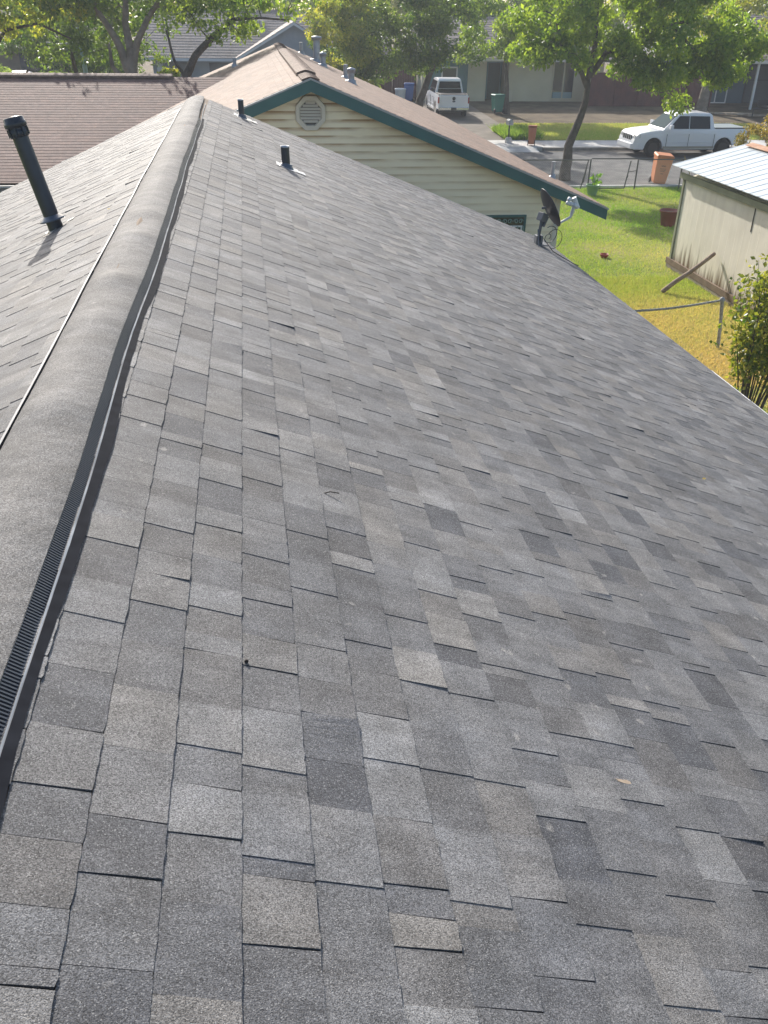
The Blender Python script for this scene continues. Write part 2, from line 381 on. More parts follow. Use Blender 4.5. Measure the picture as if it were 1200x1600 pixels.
# roof deck, boards, walls
m_trim = mat('white_trim', (.62, .60, .56), .6, noise=None)
m_wallg = mat('grey_siding', ((.30, .29, .27), (.36, .35, .33)), .8, noise=2)
m_wood = mat('raw_wood', ((.12, .08, .05), (.20, .14, .09)), .85, noise=4)
xe, xw = 4.60, -5.75
mb = MB(); mb.prism([(XR, Y0, ZR + .0), (xe, Y0, pr(xe, 0)[2]), (xe, Y0, pr(xe, 0)[2] - .05), (XR, Y0, ZR - .06), (xw, Y0, pl(xw, 0)[2] - .05), (xw, Y0, pl(xw, 0)[2])], (0, Y1 - Y0 - .012, 0))
mb.build('roof_deck', m_wood, house)
mb = MB(); mb.beam((xe + .012, Y0, pr(xe, 0)[2] - .075), (xe + .012, Y1 - .02, pr(xe, 0)[2] - .075), .02, .14); mb.build('fascia', m_trim, house)
mb = MB()
for (xa, za, xb, zb) in ((XR, ZR - .13, xe, pr(xe, 0)[2] - .13), (XR, ZR - .13, xw, pl(xw, 0)[2] - .13)):
    mb.prism([(xa, Y1 - .01, za + .1), (xb, Y1 - .01, zb + .1), (xb, Y1 - .01, zb - .05), (xa, Y1 - .01, za - .05)], (0, .03, 0))
mb.build('rake_board', mat('rake_paint', (.42, .41, .39), .7), house)
mb = MB(); mb.prism([(xw + .4, Y0 + .3, 0), (xe - .4, Y0 + .3, 0), (xe - .4, Y0 + .3, 2.25), (XR, Y0 + .3, ZR - .15), (xw + .4, Y0 + .3, 2.1)], (0, Y1 - Y0 - .75, 0)); mb.build('wall', m_wallg, house)
# gutter edge that shows white at the eave
mb = MB()
for ya, yb in ((2.0, 5.65), (5.67, 8.1)):
    prof = [(4.664, 2.328), (4.664, 2.25), (4.70, 2.235), (4.722, 2.318), (4.714, 2.318), (4.694, 2.246), (4.670, 2.256), (4.670, 2.328)]
    mb.prism([(a, ya, b) for a, b in prof], (0, yb - ya, 0))
mb.build('gutter', mat('white_metal', (.80, .79, .76), .4, .5), house)
mb = MB(); mb.beam((4.667, 8.12, pr(4.655, 0)[2] - .006), (4.667, Y1, pr(4.655, 0)[2] - .006), .012, .012); mb.build('drip_edge', mat('dark_metal', (.05, .05, .055), .5, .5), house)

# ridge cap: soft, slightly lumpy pieces lapped over a ridge vent
def wob(y):
    return .006 * math.sin(y * 1.25) + .004 * math.sin(y * 2.9 + 1) - (.006 * max(0, y - 5) ** 1 if y > 5 else 0) * .9 + (-.012 * math.exp(-((y - 6.6) / .5) ** 2)) + .009 * math.exp(-((y - 9.6) / .8) ** 2)
rnd = random.Random(5)
V = []; F = []; T = []; Wm = []
HW = .136
def HL(y): return float(np.interp(y, [0, 3, 6, 12], [.115, .118, .15, .185]))
y = Y0; piece = 0; NS = 22
lump = [rnd.gauss(0, 1) for _ in range(400)]
def lum(y): i = int((y + 3) / .22); a = (y + 3) / .22 - i; a = a * a * (3 - 2 * a); return lump[i] * (1 - a) + lump[i + 1] * a
def capz(x, y):
    d = x - XR; rr0 = .095; base = ZR - (TR if d > 0 else TL) * abs(d)
    rr = .095; sm = ZR + .018 - (TR if d > 0 else TL) * (math.sqrt(d * d + rr * rr) - rr * .72) + lum(y) * .0035 * (1 + math.cos(d * 18)) if False else ZR + .018 - (TR if d > 0 else TL) * (math.sqrt(d * d + rr * rr) - rr * .72) + lum(y) * .004 * (1 + math.cos(d * 18)) * .7
    return sm
while y < Y1 - .02:
    y2 = min(y + .145 + rnd.uniform(-.01, .01), Y1 - .02); t = min(1, max(0, rnd.gauss(.5, .02))); wmv = rnd.uniform(.2, .3); ls = 0; b = len(V); k = 3
    for i in range(k + 1):
        yy = y + (y2 - y) * i / k
        for j in range(NS + 1):
            tt = -1 + 2 * j / NS; x = XR + tt * ((HL(yy) if tt < 0 else HW) + .001 * math.sin(yy * 9)) + (wob(yy) if tt > 0 else 0) * abs(tt)
            V.append((x, yy, capz(x, yy) - (.024 * tt ** 6 if tt < 0 else .004 * tt ** 6) + .0006 * math.sin(yy * 47 + j)))
    for i in range(k):
        for j in range(NS): a = b + i * (NS + 1) + j; F.append((a, a + 1, a + NS + 2, a + NS + 1)); T.append(t); Wm.append(wmv)
    # the butt edge of the piece, facing the camera
    c = len(V)
    for j in range(NS + 1): p = V[b + j]; V.append((p[0], p[1], p[2] - .0004))
    for j in range(NS): F.append((b + j, c + j, c + j + 1, b + j + 1)); T.append(t * .8); Wm.append(0)
    y = y2; piece += 1
# long side edges of the cap
ye = np.arange(Y0, Y1 - .03, .1)
for sgn in (-1, 1):
    c = len(V)
    for yy in ye:
        x = XR + HW + wob(yy) if sgn > 0 else XR - HL(yy); zt = capz(x, yy) + .001 - (.024 if sgn < 0 else .004)
        V += [(x, yy, zt), (x, yy, zt - .009)]
    for i in range(len(ye) - 1): F.append((c + 2 * i, c + 2 * i + 1, c + 2 * i + 3, c + 2 * i + 2)); T.append(.3); Wm.append(0)
m_cap = shingle_mat('cap_shingle', (.08, .08, .084), (.19, .187, .184), (1.07, 1.0, .9), 400, 1.0)
cap = npmesh('ridge_cap', np.array(V), np.array(F), m_cap, house, {'tone': T, 'warm': Wm})
# comb-like vent strip under the right side of the cap
m_blk = mat('black_plastic', (.012, .013, .016), .42, .5)
m_rib = mat('vent_rib', (.075, .08, .095), .35, .5)
YV = 11.3
def vpt(y, a):   # a 0..1 from cap edge out to the flange
    x0 = XR + HW + wob(y) - .006; x1 = x0 + .030; x = x0 + (x1 - x0) * a
    z0 = capz(x0, y) - .006; z1 = pr(x1, y)[2] + .004; return Vector((x, y, z0 + (z1 - z0) * a))
ys = np.arange(Y0, YV, .06); mb = MB()
for i in range(len(ys) - 1):
    a, b = ys[i], ys[i + 1]; mb.add([vpt(a, 0), vpt(a, 1), vpt(b, 1), vpt(b, 0)], ((0, 1, 2, 3),))
vent = mb.build('ridge_vent', m_blk, house)
mb = MB(); y = .6
while y < YV:
    st = .0105 if y < 5 else .021; wd = st * .42
    p0, p1 = vpt(y, .06), vpt(y + st * .9, .96); nrm = Vector((.62, 0, .78)) * .0038
    mb.add([p0, p0 + nrm, p1 + nrm, p1, p0 + Vector((0, wd, 0)), p0 + nrm + Vector((0, wd, 0)), p1 + nrm + Vector((0, wd, 0)), p1 + Vector((0, wd, 0))],
           ((0, 1, 2, 3), (7, 6, 5, 4), (1, 5, 6, 2)))
    y += st
mb.build('vent_ribs', m_rib, vent)
mb = MB(); mb2 = MB()
ys = np.arange(Y0, 13.2, .05)
for i in range(len(ys) - 1):
    for (a0, a1, h, mm) in ((.035, .0400, .013, mb),):
        q = []
        for yy in (ys[i], ys[i + 1]):
            xa = XR + HW + wob(yy) - .006; hh = h + .0015 * math.sin(yy * 7.3) + .001 * math.sin(yy * 23)
            q.append((pr(xa + a0, yy, hh), pr(xa + a1 + .001 * math.sin(yy * 17), yy, hh - .003), pr(xa + a1 + .0005, yy, .001)))
        (a, b, c), (d, e, f) = q; mm.add([a, b, c, d, e, f], ((0, 1, 4, 3), (1, 2, 5, 4)))
o = mb.build('metal_flashing', mat('pale_metal', ((.30, .31, .32), (.52, .53, .54)), .4, .5, metal=.0, noise=9), house)
ys = np.arange(Y0, YV + .2, .07); rnd = random.Random(3)
prev = None; mb = MB()
for yy in ys:
    xa = XR + HW + wob(yy) - .006; ext = .062 + .004 * math.sin(yy * 3.1) + .003 * math.sin(yy * 7.7) + rnd.uniform(-.0015, .0015)
    cur = (pr(xa + .040, yy, .0125), pr(xa + ext + .004, yy, .0125))
    if prev: mb.add([prev[0], prev[1], cur[1], cur[0]], ((0, 1, 2, 3),))
    prev = cur
mb.build('underlayment_strip', mat('black_felt', ((.012, .013, .017), (.022, .024, .03)), .95, .08, noise=20), house)
# pale strip on the other side of the cap
mb = MB(); ys = np.arange(Y0, 12.9, .06); pq = None
for yy in ys:
    dx = .004 * math.sin(yy * 1.7) + .003 * math.sin(yy * 4.1 + 2) + .012 * math.exp(-((yy - 7.2) / .5) ** 2)
    xa = XR - HL(yy) - .004 - dx * .5; cur = (Vector(pl(xa, yy, .020)), Vector(pl(xa - .0085, yy, .022)), Vector(pl(xa - .016, yy, .003)), Vector(pl(xa + .03, yy, .030)))
    mb.v += [tuple(c_) for c_ in cur[:3]]; n_ = len(mb.v)
    if pq: mb.f += [(n_ - 6, n_ - 3, n_ - 2, n_ - 5), (n_ - 5, n_ - 2, n_ - 1, n_ - 4)]; mb.smooth += [False, False]
    pq = cur
mb.build('metal_flashing', mat('dull_metal', ((.22, .22, .225), (.36, .36, .365)), .6, .3, noise=7), house)
for o_ in (o,):
    pass

# vent pipes
m_pipe = mat('black_pipe', ((.016, .021, .03), (.026, .034, .046)), .35, .5, noise=7)
m_lead = mat('bright_flashing', ((.55, .55, .56), (.85, .85, .86)), .3, .5, metal=.5, noise=30)
B = Vector((-1.485, 6.98, 4.13)); T_ = Vector((-1.66, 7.03, 4.87)); ax = (T_ - B).normalized()
p = MB().tube([B - ax * .06, B + ax * .70], .056, 24).build('vent_pipe', m_pipe, house)
MB().lathe(B + ax * .635, [(.060, 0), (.066, .003), (.066, .05), (.063, .052), (.063, .066), (.078, .070), (.079, .098), (.074, .102), (.071, .128), (.066, .135), (.0, .141)], 28, ax).build('pipe_cap', m_pipe, p)
mb = MB()
for a in range(8):
    an = a * math.pi / 4; X = ax.orthogonal().normalized(); Yv = ax.cross(X); d = X * math.cos(an) + Yv * math.sin(an)
    mb.beam(B + ax * .645 + d * .066, B + ax * .70 + d * .066, .012, .02, up=d)
mb.build('cap_lug', m_pipe, p)
sn = Vector((-.30, 0, 1)).normalized()
MB().lathe(B + ax * .055, [(.056, .03), (.062, .026), (.088, .006), (.098, 0), (.096, -.006), (.058, .0)], 28, (ax * .5 + sn * .5)).build('storm_collar', mat('collar_plastic', (.07, .09, .115), .28, .6), p)
mb = MB(); n_ = Vector((-TL, 0, 1)).normalized()
Pl = Vector(pl(-1.485, 6.98, .008))
U_ = Vector((0, 1, 0)); D_ = Vector((-cl_, 0, -sl_)); rnd = random.Random(9)
pts = [(-.20, .02), (-.17, .07), (-.10, .06), (-.03, .075), (.02, .07), (.03, -.03), (-.06, -.02), (-.12, .0)]
# torn bright flashing lying below the pipe and a scrap behind it
vs = [Pl + U_ * a + D_ * b + n_ * rnd.uniform(.002, .010) for a, b in pts]; mb.add(vs, [tuple(range(len(vs)))]); mb.add([v - n_ * .003 for v in vs], [tuple(range(len(vs)))[::-1]])
vs = [Pl + U_ * a + D_ * b + n_ * .006 for a, b in ((.05, -.08), (.11, -.10), (.10, -.15), (.05, -.13))]; mb.add(vs, [(0, 1, 2, 3)])
mb.build('base_flashing', m_lead, p)
for bx, by, hgt, rad in ((.385, 10.29, .225, .047), (-.09, 13.41, .235, .04)):
    Bq = Vector(pr(bx, by)); nn = Vector((TR, 0, 1)).normalized()
    p = MB().tube([Bq - Vector((0, 0, .05)), Bq + Vector((-.006, 0, hgt))], rad, 20, cap=False).build('vent_pipe', m_pipe, house)
    MB().lathe(Bq + Vector((-.006, 0, hgt - .006)), [(rad * .82, -.05), (rad * .82, .006), (rad * 1.06, .008), (rad * 1.06, -.004), (rad, -.006)], 20).build('pipe_rim', mat('worn_rim', (.42, .44, .47), .35), p)
    MB().lathe(Bq + nn * .0, [(rad * 1.9, .005), (rad * 1.75, .018), (rad * 1.25, .034), (rad * 1.2, .05), (rad * 1.0, .052)], 20, nn).build('boot', mat('collar_plastic', (.07, .09, .115)), p)
    mb = MB(); D2 = Vector((cr_, 0, -sr_))
    mb.add([Bq + U_ * a + D2 * b + nn * .0115 for a, b in ((-.13, -.12), (.11, -.12), (.11, .14), (-.13, .14))], [(0, 1, 2, 3)])
    q_ = [Bq + U_ * a + D2 * b + nn * (.0125 + c) for a, b, c in ((-.13, .11, .004), (-.02, .10, .0), (-.01, .20, .012), (-.13, .22, .006))]
    mb.add(q_, [(0, 1, 2, 3)])
    mb.build('base_flashing', mat('grey_flashing', ((.30, .31, .33), (.62, .63, .65)), .3, .5, metal=.4, noise=25), p)
mb = MB(); rnd = random.Random(8); c0 = Vector(pr(.885, 1.50, .0088)); nR = Vector((TR, 0, 1)).normalized(); dR = Vector((cr_, 0, -sr_)); vs = []
for k in range(14):
    a = k * 2 * math.pi / 14; rr = 1 + rnd.uniform(-.3, .3); vs.append(c0 + dR * (math.cos(a) * .028 * rr) + Vector((0, 1, 0)) * (math.sin(a) * .007 * rr))
mb.add(vs, [tuple(range(14))[::-1]]); mb.add([v - nR * .002 for v in vs], [tuple(range(14))]); mb.build('bare_patch', mat('bare_mat', ((.30, .22, .15), (.45, .36, .27)), .9, noise=60), house)
fixw(house)
# litter on the roof
m_leaf_dry = mat('dry_leaf', ((.35, .25, .06), (.45, .36, .10)), .7, noise=30, trans=.2)
def leaf_on(x, y, size, rz, label, right=True):
    f = pr if right else pl; P0 = Vector(f(x, y, .012)); nn = Vector((TR if right else -TL, 0, 1)).normalized(); a = Vector((math.cos(rz), math.sin(rz), 0)); a = (a - nn * a.dot(nn)).normalized(); b = nn.cross(a)
    pts = [(-.5, 0, 0), (-.25, .2, .06), (.1, .26, .10), (.5, 0, .16), (.1, -.26, .08), (-.25, -.2, .04)]
    mb = MB(); vs = [a * (u * size) + b * (v * size) + nn * (w_ * size + .002) for u, v, w_ in pts]; mb.add(vs + [Vector((0, 0, 0)) + nn * .002], [(0, 1, 6), (1, 2, 6), (2, 3, 6), (3, 4, 6), (4, 5, 6), (5, 0, 6)])
    mb.beam(a * (-.5 * size) + nn * .003, a * (-.85 * size) + nn * .002, .0015, .0015)
    o = mb.build('dry_leaf', m_leaf_dry); o.location = P0; tag(o, label, 'leaf', 'dry leaves on the grey roof')
leaf_on(2.59, 4.27, .035, .6, 'small yellow leaf alone on the open shingles towards the right edge of the roof')
leaf_on(-1.02, 6.6, .035, 2.1, 'yellowish leaf left of the pale strip and the ridge cap, beyond the tall black pipe', False)
mb = MB(); mb.tube([(-.04, 0, .006), (0, .004, .012), (.045, -.008, .007)], .003, 5); o = mb.build('twig', mat('twig_bark', (.03, .022, .018), .9)); o.location = pr(.21, 2.66, .010); o.scale = (.7,) * 3
tag(o, 'short dark twig lying on the grey shingles in the middle of the roof', 'twig')
mb = MB(); mb.lathe((0, 0, 0), [(0, 0), (.008, .002), (.010, .008), (.006, .014), (0, .016)], 8); o = mb.build('acorn', mat('twig_bark', (.03, .022, .018))); o.location = pr(-.08, 1.65, .007); o.scale = (.55,) * 3
tag(o, 'tiny dark seed sitting on the shingles beside a course line near the camera', 'seed')
# ------------------------------------------------------------------ neighbour house with the green rake boards
m_br = shingle_mat('brown_shingle', (.145, .10, .08), (.285, .205, .16), (1.1, .98, .85), 120, .5, bumpd=.002, spec=.3)
m_green = mat('green_paint', ((.018, .085, .085), (.030, .115, .11)), .55, noise=2)
m_cream = mat('cream_siding', ((.50, .43, .29), (.58, .51, .36)), .7, noise=1.5)
m_gray_soffit = mat('grey_drip', (.30, .31, .31), .5)
nb = empty('house', (1, 20, 0), 'neighbouring house with brown shingle roof, green rake boards and octagonal louvre in its cream gable', 'house')
XB, ZB, TB = 1.04, 4.57, .39; YB0, YB1 = 15.75, 30.5; cb, sb = math.cos(math.atan(TB)), math.sin(math.atan(TB))
shingles('shingle_slope', m_br, nb, (XB, YB0, ZB + .012), (0, 1, 0), (cb, 0, -sb), YB1 - YB0, (6.43 - XB) / cb, .14, (.2, .34), seg=1, seed=21, hb=.007, hov=0, pov=0, lift=.0, tone=(.2, .8))
shingles('shingle_slope', m_br, nb, (XB, YB0, ZB + .012), (0, 1, 0), (-cb, 0, -sb), YB1 - YB0, 5.7, .14, (.2, .34), seg=1, seed=22, hb=.007, hov=0, pov=0, lift=.0, tone=(.2, .8))
MB().prism([(XB, YB0, ZB), (6.42, YB0, ZB - TB * 5.38), (6.42, YB0, ZB - TB * 5.38 - .1), (XB, YB0, ZB - .11), (-4.2, YB0, ZB - TB * 5.24 - .1), (-4.2, YB0, ZB - TB * 5.24)], (0, YB1 - YB0, 0)).build('roof_deck', m_wood, nb)
# ridge: small caps, and the raised vent piece
V = []; rnd = random.Random(4)
def caprow(y0, y1, hw, h, step, m, name, th=.004, tone=(.4, .6)):
    V = []; F = []; T = []; y = y0
    while y < y1:
        y2 = min(y + step, y1); b = len(V); t = rnd.uniform(*tone)
        for yy, dz in ((y, th), (y2, 0)):
            for j in range(13):
                a = -1 + j / 6; x = XB + a * hw; V.append((x, yy, ZB + .012 + h + dz - TB * (math.sqrt((a * hw) ** 2 + .05 ** 2) - .045)))
        for j in range(12): F.append((b + j, b + j + 1, b + 14 + j, b + 13 + j)); T.append(t)
        c = len(V)
        for j in range(13): p = V[b + j]; V.append((p[0], p[1], p[2] - h - th))
        for j in range(12): F.append((b + j, c + j, c + j + 1, b + j + 1)); T.append(.1)
        y = y2
    # sides
    for sg in (-1, 1):
        c = len(V); x = XB + sg * hw; z = ZB + .012 + h - TB * (hw - .045); V += [(x, y0, z + th), (x, y0, z - h), (x, y1, z - h), (x, y1, z + th)]; F.append((c, c + 1, c + 2, c + 3)); T.append(.1)
    return npmesh(name, np.array(V), np.array(F), m, nb, {'tone': T, 'warm': [0] * len(T)})
caprow(YB0 - .01, 16.9, .15, .012, .14, m_br, 'ridge_cap'); caprow(16.93, 25.6, .17, .045, .29, m_br, 'ridge_cap'); caprow(25.65, YB1, .15, .012, .14, m_br, 'ridge_cap')
mb = MB()
for sg, xe_ in ((1, 6.42), (-1, -2.6)):
    zt = ZB - .012; ze = ZB - .012 - TB * abs(xe_ - XB)
    mb.prism([(XB, YB0 - .03, zt), (xe_, YB0 - .03, ze), (xe_, YB0 - .03, ze - .19), (XB, YB0 - .03, zt - .19)], (0, .028, 0))
mb.build('rake_board', m_green, nb)
mb = MB()
for sg, xe_ in ((1, 6.44), (-1, -2.6)):
    zt = ZB + .008; ze = ZB + .008 - TB * abs(xe_ - XB)
    mb.prism([(XB, YB0 - .045, zt), (xe_, YB0 - .045, ze), (xe_, YB0 - .045, ze - .03), (XB, YB0 - .045, zt - .03)], (0, .05, 0))
mb.build('drip_edge', m_gray_soffit, nb)
YW = 16.0
mb = MB()       # lapped siding: every board leans out at its foot
zz = .25; e = .127
while zz < ZB - .2:
    z2 = zz + e
    hw0 = 4.62; hw = min(hw0, (ZB - .1 - z2) / TB + 0.1)
    if hw > .02:
        xl_ = XB - hw if zz > 2.3 else XB - 4.0; xr_ = min(XB + hw, 5.52)
        mb.add([(xl_, YW - .018, zz), (xr_, YW - .018, zz), (xr_, YW - .002, z2), (xl_, YW - .002, z2), (xl_, YW + .01, zz), (xr_, YW + .01, zz)], ((0, 1, 2, 3), (4, 5, 1, 0)))
    zz = z2
# siding with brown weather streaks along its laps
def siding_mat(name, c1, c2, stain, amt, z0=.25, e=.127):
    mt = mat(name, (c1, c2), .65, .4, noise=1.5); t = mt.node_tree; L = t.links.new; N = t.nodes.new; b = t.nodes['Principled BSDF']
    src = b.inputs['Base Color'].links[0].from_socket; tc = N('ShaderNodeTexCoord'); sx = N('ShaderNodeSeparateXYZ'); L(tc.outputs['Object'], sx.inputs[0])
    a = N('ShaderNodeMath'); a.operation = 'SUBTRACT'; L(sx.outputs[2], a.inputs[0]); a.inputs[1].default_value = z0
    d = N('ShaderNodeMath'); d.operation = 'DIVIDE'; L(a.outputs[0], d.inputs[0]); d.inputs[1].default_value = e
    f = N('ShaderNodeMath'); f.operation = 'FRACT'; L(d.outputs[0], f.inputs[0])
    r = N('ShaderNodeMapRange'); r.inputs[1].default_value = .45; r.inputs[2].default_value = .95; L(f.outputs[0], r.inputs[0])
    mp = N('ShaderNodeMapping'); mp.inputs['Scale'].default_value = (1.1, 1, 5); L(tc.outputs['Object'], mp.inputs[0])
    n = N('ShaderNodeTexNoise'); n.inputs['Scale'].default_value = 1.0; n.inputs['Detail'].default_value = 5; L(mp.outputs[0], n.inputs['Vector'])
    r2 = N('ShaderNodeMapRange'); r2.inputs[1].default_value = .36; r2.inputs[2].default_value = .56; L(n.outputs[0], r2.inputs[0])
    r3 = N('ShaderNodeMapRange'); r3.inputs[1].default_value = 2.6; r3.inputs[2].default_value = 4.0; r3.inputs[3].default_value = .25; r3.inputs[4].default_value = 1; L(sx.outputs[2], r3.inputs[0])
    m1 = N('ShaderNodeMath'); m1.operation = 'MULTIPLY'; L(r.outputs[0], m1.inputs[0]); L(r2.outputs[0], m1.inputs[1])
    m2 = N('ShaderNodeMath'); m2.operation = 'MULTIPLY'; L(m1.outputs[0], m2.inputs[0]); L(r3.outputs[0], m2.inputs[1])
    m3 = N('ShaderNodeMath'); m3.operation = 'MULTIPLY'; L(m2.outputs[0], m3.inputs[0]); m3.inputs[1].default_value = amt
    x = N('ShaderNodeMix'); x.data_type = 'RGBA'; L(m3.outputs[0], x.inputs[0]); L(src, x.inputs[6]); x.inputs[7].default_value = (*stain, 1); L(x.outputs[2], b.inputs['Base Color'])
    return mt
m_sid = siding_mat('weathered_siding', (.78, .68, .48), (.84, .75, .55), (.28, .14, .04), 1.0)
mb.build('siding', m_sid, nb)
MB().box((XB - 4.0, YW, 0), (5.5, 30.2, 2.3)).build('wall', m_cream, nb)
MB().prism([(-2.9, YW, 2.3), (5.5, YW, 2.3), (5.5, YW, 2.65), (XB, YW, ZB - .14), (-2.9, YW, ZB - .14 - TB * 3.94)], (0, .1, 0)).build('gable_wall', m_cream, nb)
MB().box((5.50, YW - .03, 0), (5.60, YW + .12, 2.62)).build('corner_trim', mat('corner_cream', (.60, .56, .46), .6), nb)
# octagonal louvre
oc = Vector((1.04, YW - .02, 4.03)); rO, rI = .275, .185
def octp(r, y): return [(oc.x + r * math.cos(R_(22.5 + 45 * k)), y, oc.z + r * 1.06 * math.sin(R_(22.5 + 45 * k))) for k in range(8)]
mb = MB(); a, b, c, d = octp(rO, oc.y), octp(rO * .97, oc.y - .05), octp(rI * 1.08, oc.y - .05), octp(rI, oc.y - .01)
for k in range(8):
    k2 = (k + 1) % 8
    for p, q in ((a, b), (b, c), (c, d)): mb.add([p[k], p[k2], q[k2], q[k]], ((0, 1, 2, 3),))
lv = mb.build('gable_vent', mat('vent_cream', (.56, .51, .42), .6), nb)
MB().add(octp(rI * 1.02, oc.y - .006), [tuple(range(8))[::-1]]).build('vent_backing', mat('vent_dark', (.10, .095, .085), .8), lv)
mb = MB()
for k in range(7):
    z = oc.z - rI * .93 + .048 + k * .048; hw = min(rI * .96, rI * 1.36 - abs(z - oc.z)) - .006
    mb.add([(oc.x - hw, oc.y - .034, z - .018), (oc.x + hw, oc.y - .034, z - .018), (oc.x + hw, oc.y - .008, z + .016), (oc.x - hw, oc.y - .008, z + .016), (oc.x - hw, oc.y - .030, z - .022), (oc.x + hw, oc.y - .030, z - .022)], ((0, 1, 2, 3), (4, 5, 1, 0)))
mb.build('louvre', mat('vent_cream', (.56, .51, .42)), lv)
# window with green scrollwork grille
wf = MB()
x0, x1, z0, z1 = 4.05, 4.97, 1.25, 2.33
for lo, hi in (((x0, YW - .05, z1 - .04), (x1, YW - .015, z1)), ((x0, YW - .05, z0), (x1, YW - .015, z0 + .04)), ((x0, YW - .05, z0 + .04), (x0 + .04, YW - .015, z1 - .04)), ((x1 - .04, YW - .05, z0 + .04), (x1, YW - .015, z1 - .04))): wf.box(lo, hi)
win = wf.build('window', m_green, nb)
MB().box((x0 + .04, YW - .028, z0 + .04), (x1 - .04, YW - .02, z1 - .04)).build('pane', mat('dark_glass', (.03, .035, .04), .08, .6), win)
mb = MB()
for lo, hi in (((x0 + .06, YW - .04, z1 - .22), (x1 - .06, YW - .03, z1 - .19)), ((x0 + .06, YW - .04, z0 + .05), (x0 + .09, YW - .03, z1 - .22)), ((x1 - .09, YW - .04, z0 + .05), (x1 - .06, YW - .03, z1 - .22)), (((x0 + x1) / 2 - .012, YW - .04, z0 + .05), ((x0 + x1) / 2 + .012, YW - .03, z1 - .22))): mb.box(lo, hi)
mb.build('frame', mat('window_white', (.7, .7, .66), .5), win)
mb = MB()
for k in range(4):
    cx = x0 + .14 + k * .21
    for sg in (-1, 1):
        pts = [(cx + sg * (.045 - .035 * t / 12) * math.cos(t * .7) + sg * .045, YW - .06, z1 - .11 + (.045 - .035 * t / 12) * math.sin(t * .7)) for t in range(12)]
        mb.tube(pts, .007, 5)
for k in range(9):
    xx = x0 + .05 + k * (x1 - x0 - .1) / 8; mb.tube([(xx, YW - .06, z0 + .02), (xx, YW - .06, z1 - .19)], .007, 5)
mb.build('grille', mat('pale_green_iron', (.20, .33, .29), .5), win)
# metal roof vents
m_galv = mat('galvanised', ((.24, .26, .28), (.40, .42, .44)), .45, .5, metal=.3, noise=8)
def brz(x): return ZB - TB * abs(x - XB)
def roofvent(x, y, h, r, capr=0, base=True):
    z = brz(x); p = MB().tube([(x, y, z - .08), (x, y, z + h)], r, 14).build('roof_vent', m_galv, nb)
    if base: MB().lathe((x, y, z + .0), [(r * 2.4, -.02), (r * 2.2, .015), (r * 1.4, .05), (r * 1.02, .10)], 16, (TB if x > XB else -TB, 0, 1)).build('flashing', m_galv, p)
    if capr: MB().lathe((x, y, z + h), [(r * .9, -.06), (capr, -.05), (capr, 0), (capr * 1.08, .005), (capr * .95, .035), (0, .06)], 18).build('cap', m_galv, p)
for a in ((1.7, 29.6, .32, .055, 0), (2.06, 28.2, .62, .10, .15), (2.09, 26.32, .30, .07, .10), (2.48, 24.2, .33, .055, .0), (2.45, 22.6, .28, .075, .10), (6.2, 18.39, .33, .038, 0), (-.3, 27.85, .24, .05, 0)): roofvent(*a)
# left wing: its slope faces the camera and runs into the main roof
WY, WZ, WT = 19.2, 2.4, .30; cw, sw = math.cos(math.atan(WT)), math.sin(math.atan(WT))
m_br_shade = shingle_mat('brown_shingle_in_shade', (.125, .072, .060), (.25, .155, .13), (1.1, .98, .85), 120, .5, bumpd=.002, spec=.3)  # the same brown shingle, shade of the slope facing off the sun mixed in
shingles('shingle_slope', m_br_shade, nb, (-13, 24.5, 3.99 + .012), (1, 0, 0), (0, -cw, -sw), 12.9, (24.5 - WY) / cw, .14, (.2, .34), seg=1, seed=23, hb=.005, hov=0, pov=0, lift=0, tone=(0., .5),
         keep=lambda a, b, s0, s1: -13 + a < -.55 - (s0 * sw) / TB + .25)
shingles('shingle_slope', m_br, nb, (-13, 24.5, 3.99 + .012), (1, 0, 0), (0, cw, -sw), 12.9, 5.5, .28, (.3, .6), seg=1, seed=24, hb=.009, hov=0, pov=0, lift=0)
MB().prism([(-13, WY, WZ - .1), (-13, WY, WZ), (-13, 24.5, 3.985), (-13, 29.8, WZ), (-13, 29.8, WZ - .1)], (11.4, 0, 0)).build('roof_deck', m_wood, nb)
mb = MB(); mb.box((-13, WY - .10, WZ - .13), (-3.2, WY - .012, WZ - .02)); mb.build('gutter', mat('gutter_grey', (.10, .105, .11), .5), nb, bevel=.01)
mb = MB(); mb.box((-13, WY - .118, WZ - .055), (-3.2, WY - .102, WZ - .04)); mb.build('gutter_lip', mat('pale_metal', (.6, .6, .6)), nb)
MB().box((-13, WY + .45, 0), (-2.97, 29.3, 2.35)).build('wall', mat('olive_wall', (.20, .20, .15), .8), nb)
# ridge caps of the wing, raised, ending before the valley
V = []; F = []; T = []; x = -13.0
for k in range(80):
    x2 = x + .14
    if x2 > -1.75: break
    b = len(V)
    for xx, dz in ((x, .0), (x2, .005)):
        for a, hz in ((-.15, -.055), (-.15, -.01), (-.07, .02), (0, .035), (.07, .02), (.15, -.01)): V.append((xx, 24.5 + a, 4.04 + hz + dz))
    for j in range(5): F.append((b + j, b + 6 + j, b + 7 + j, b + j + 1)); T.append(.1 if j == 0 else rnd.uniform(.5, .9))
    F.append((b + 6, b + 7, b + 8, b + 9)); T.append(.2)
    x = x2
npmesh('ridge_cap', np.array(V), np.array(F), m_br, nb, {'tone': T, 'warm': [0] * len(T)})
fixw(nb)

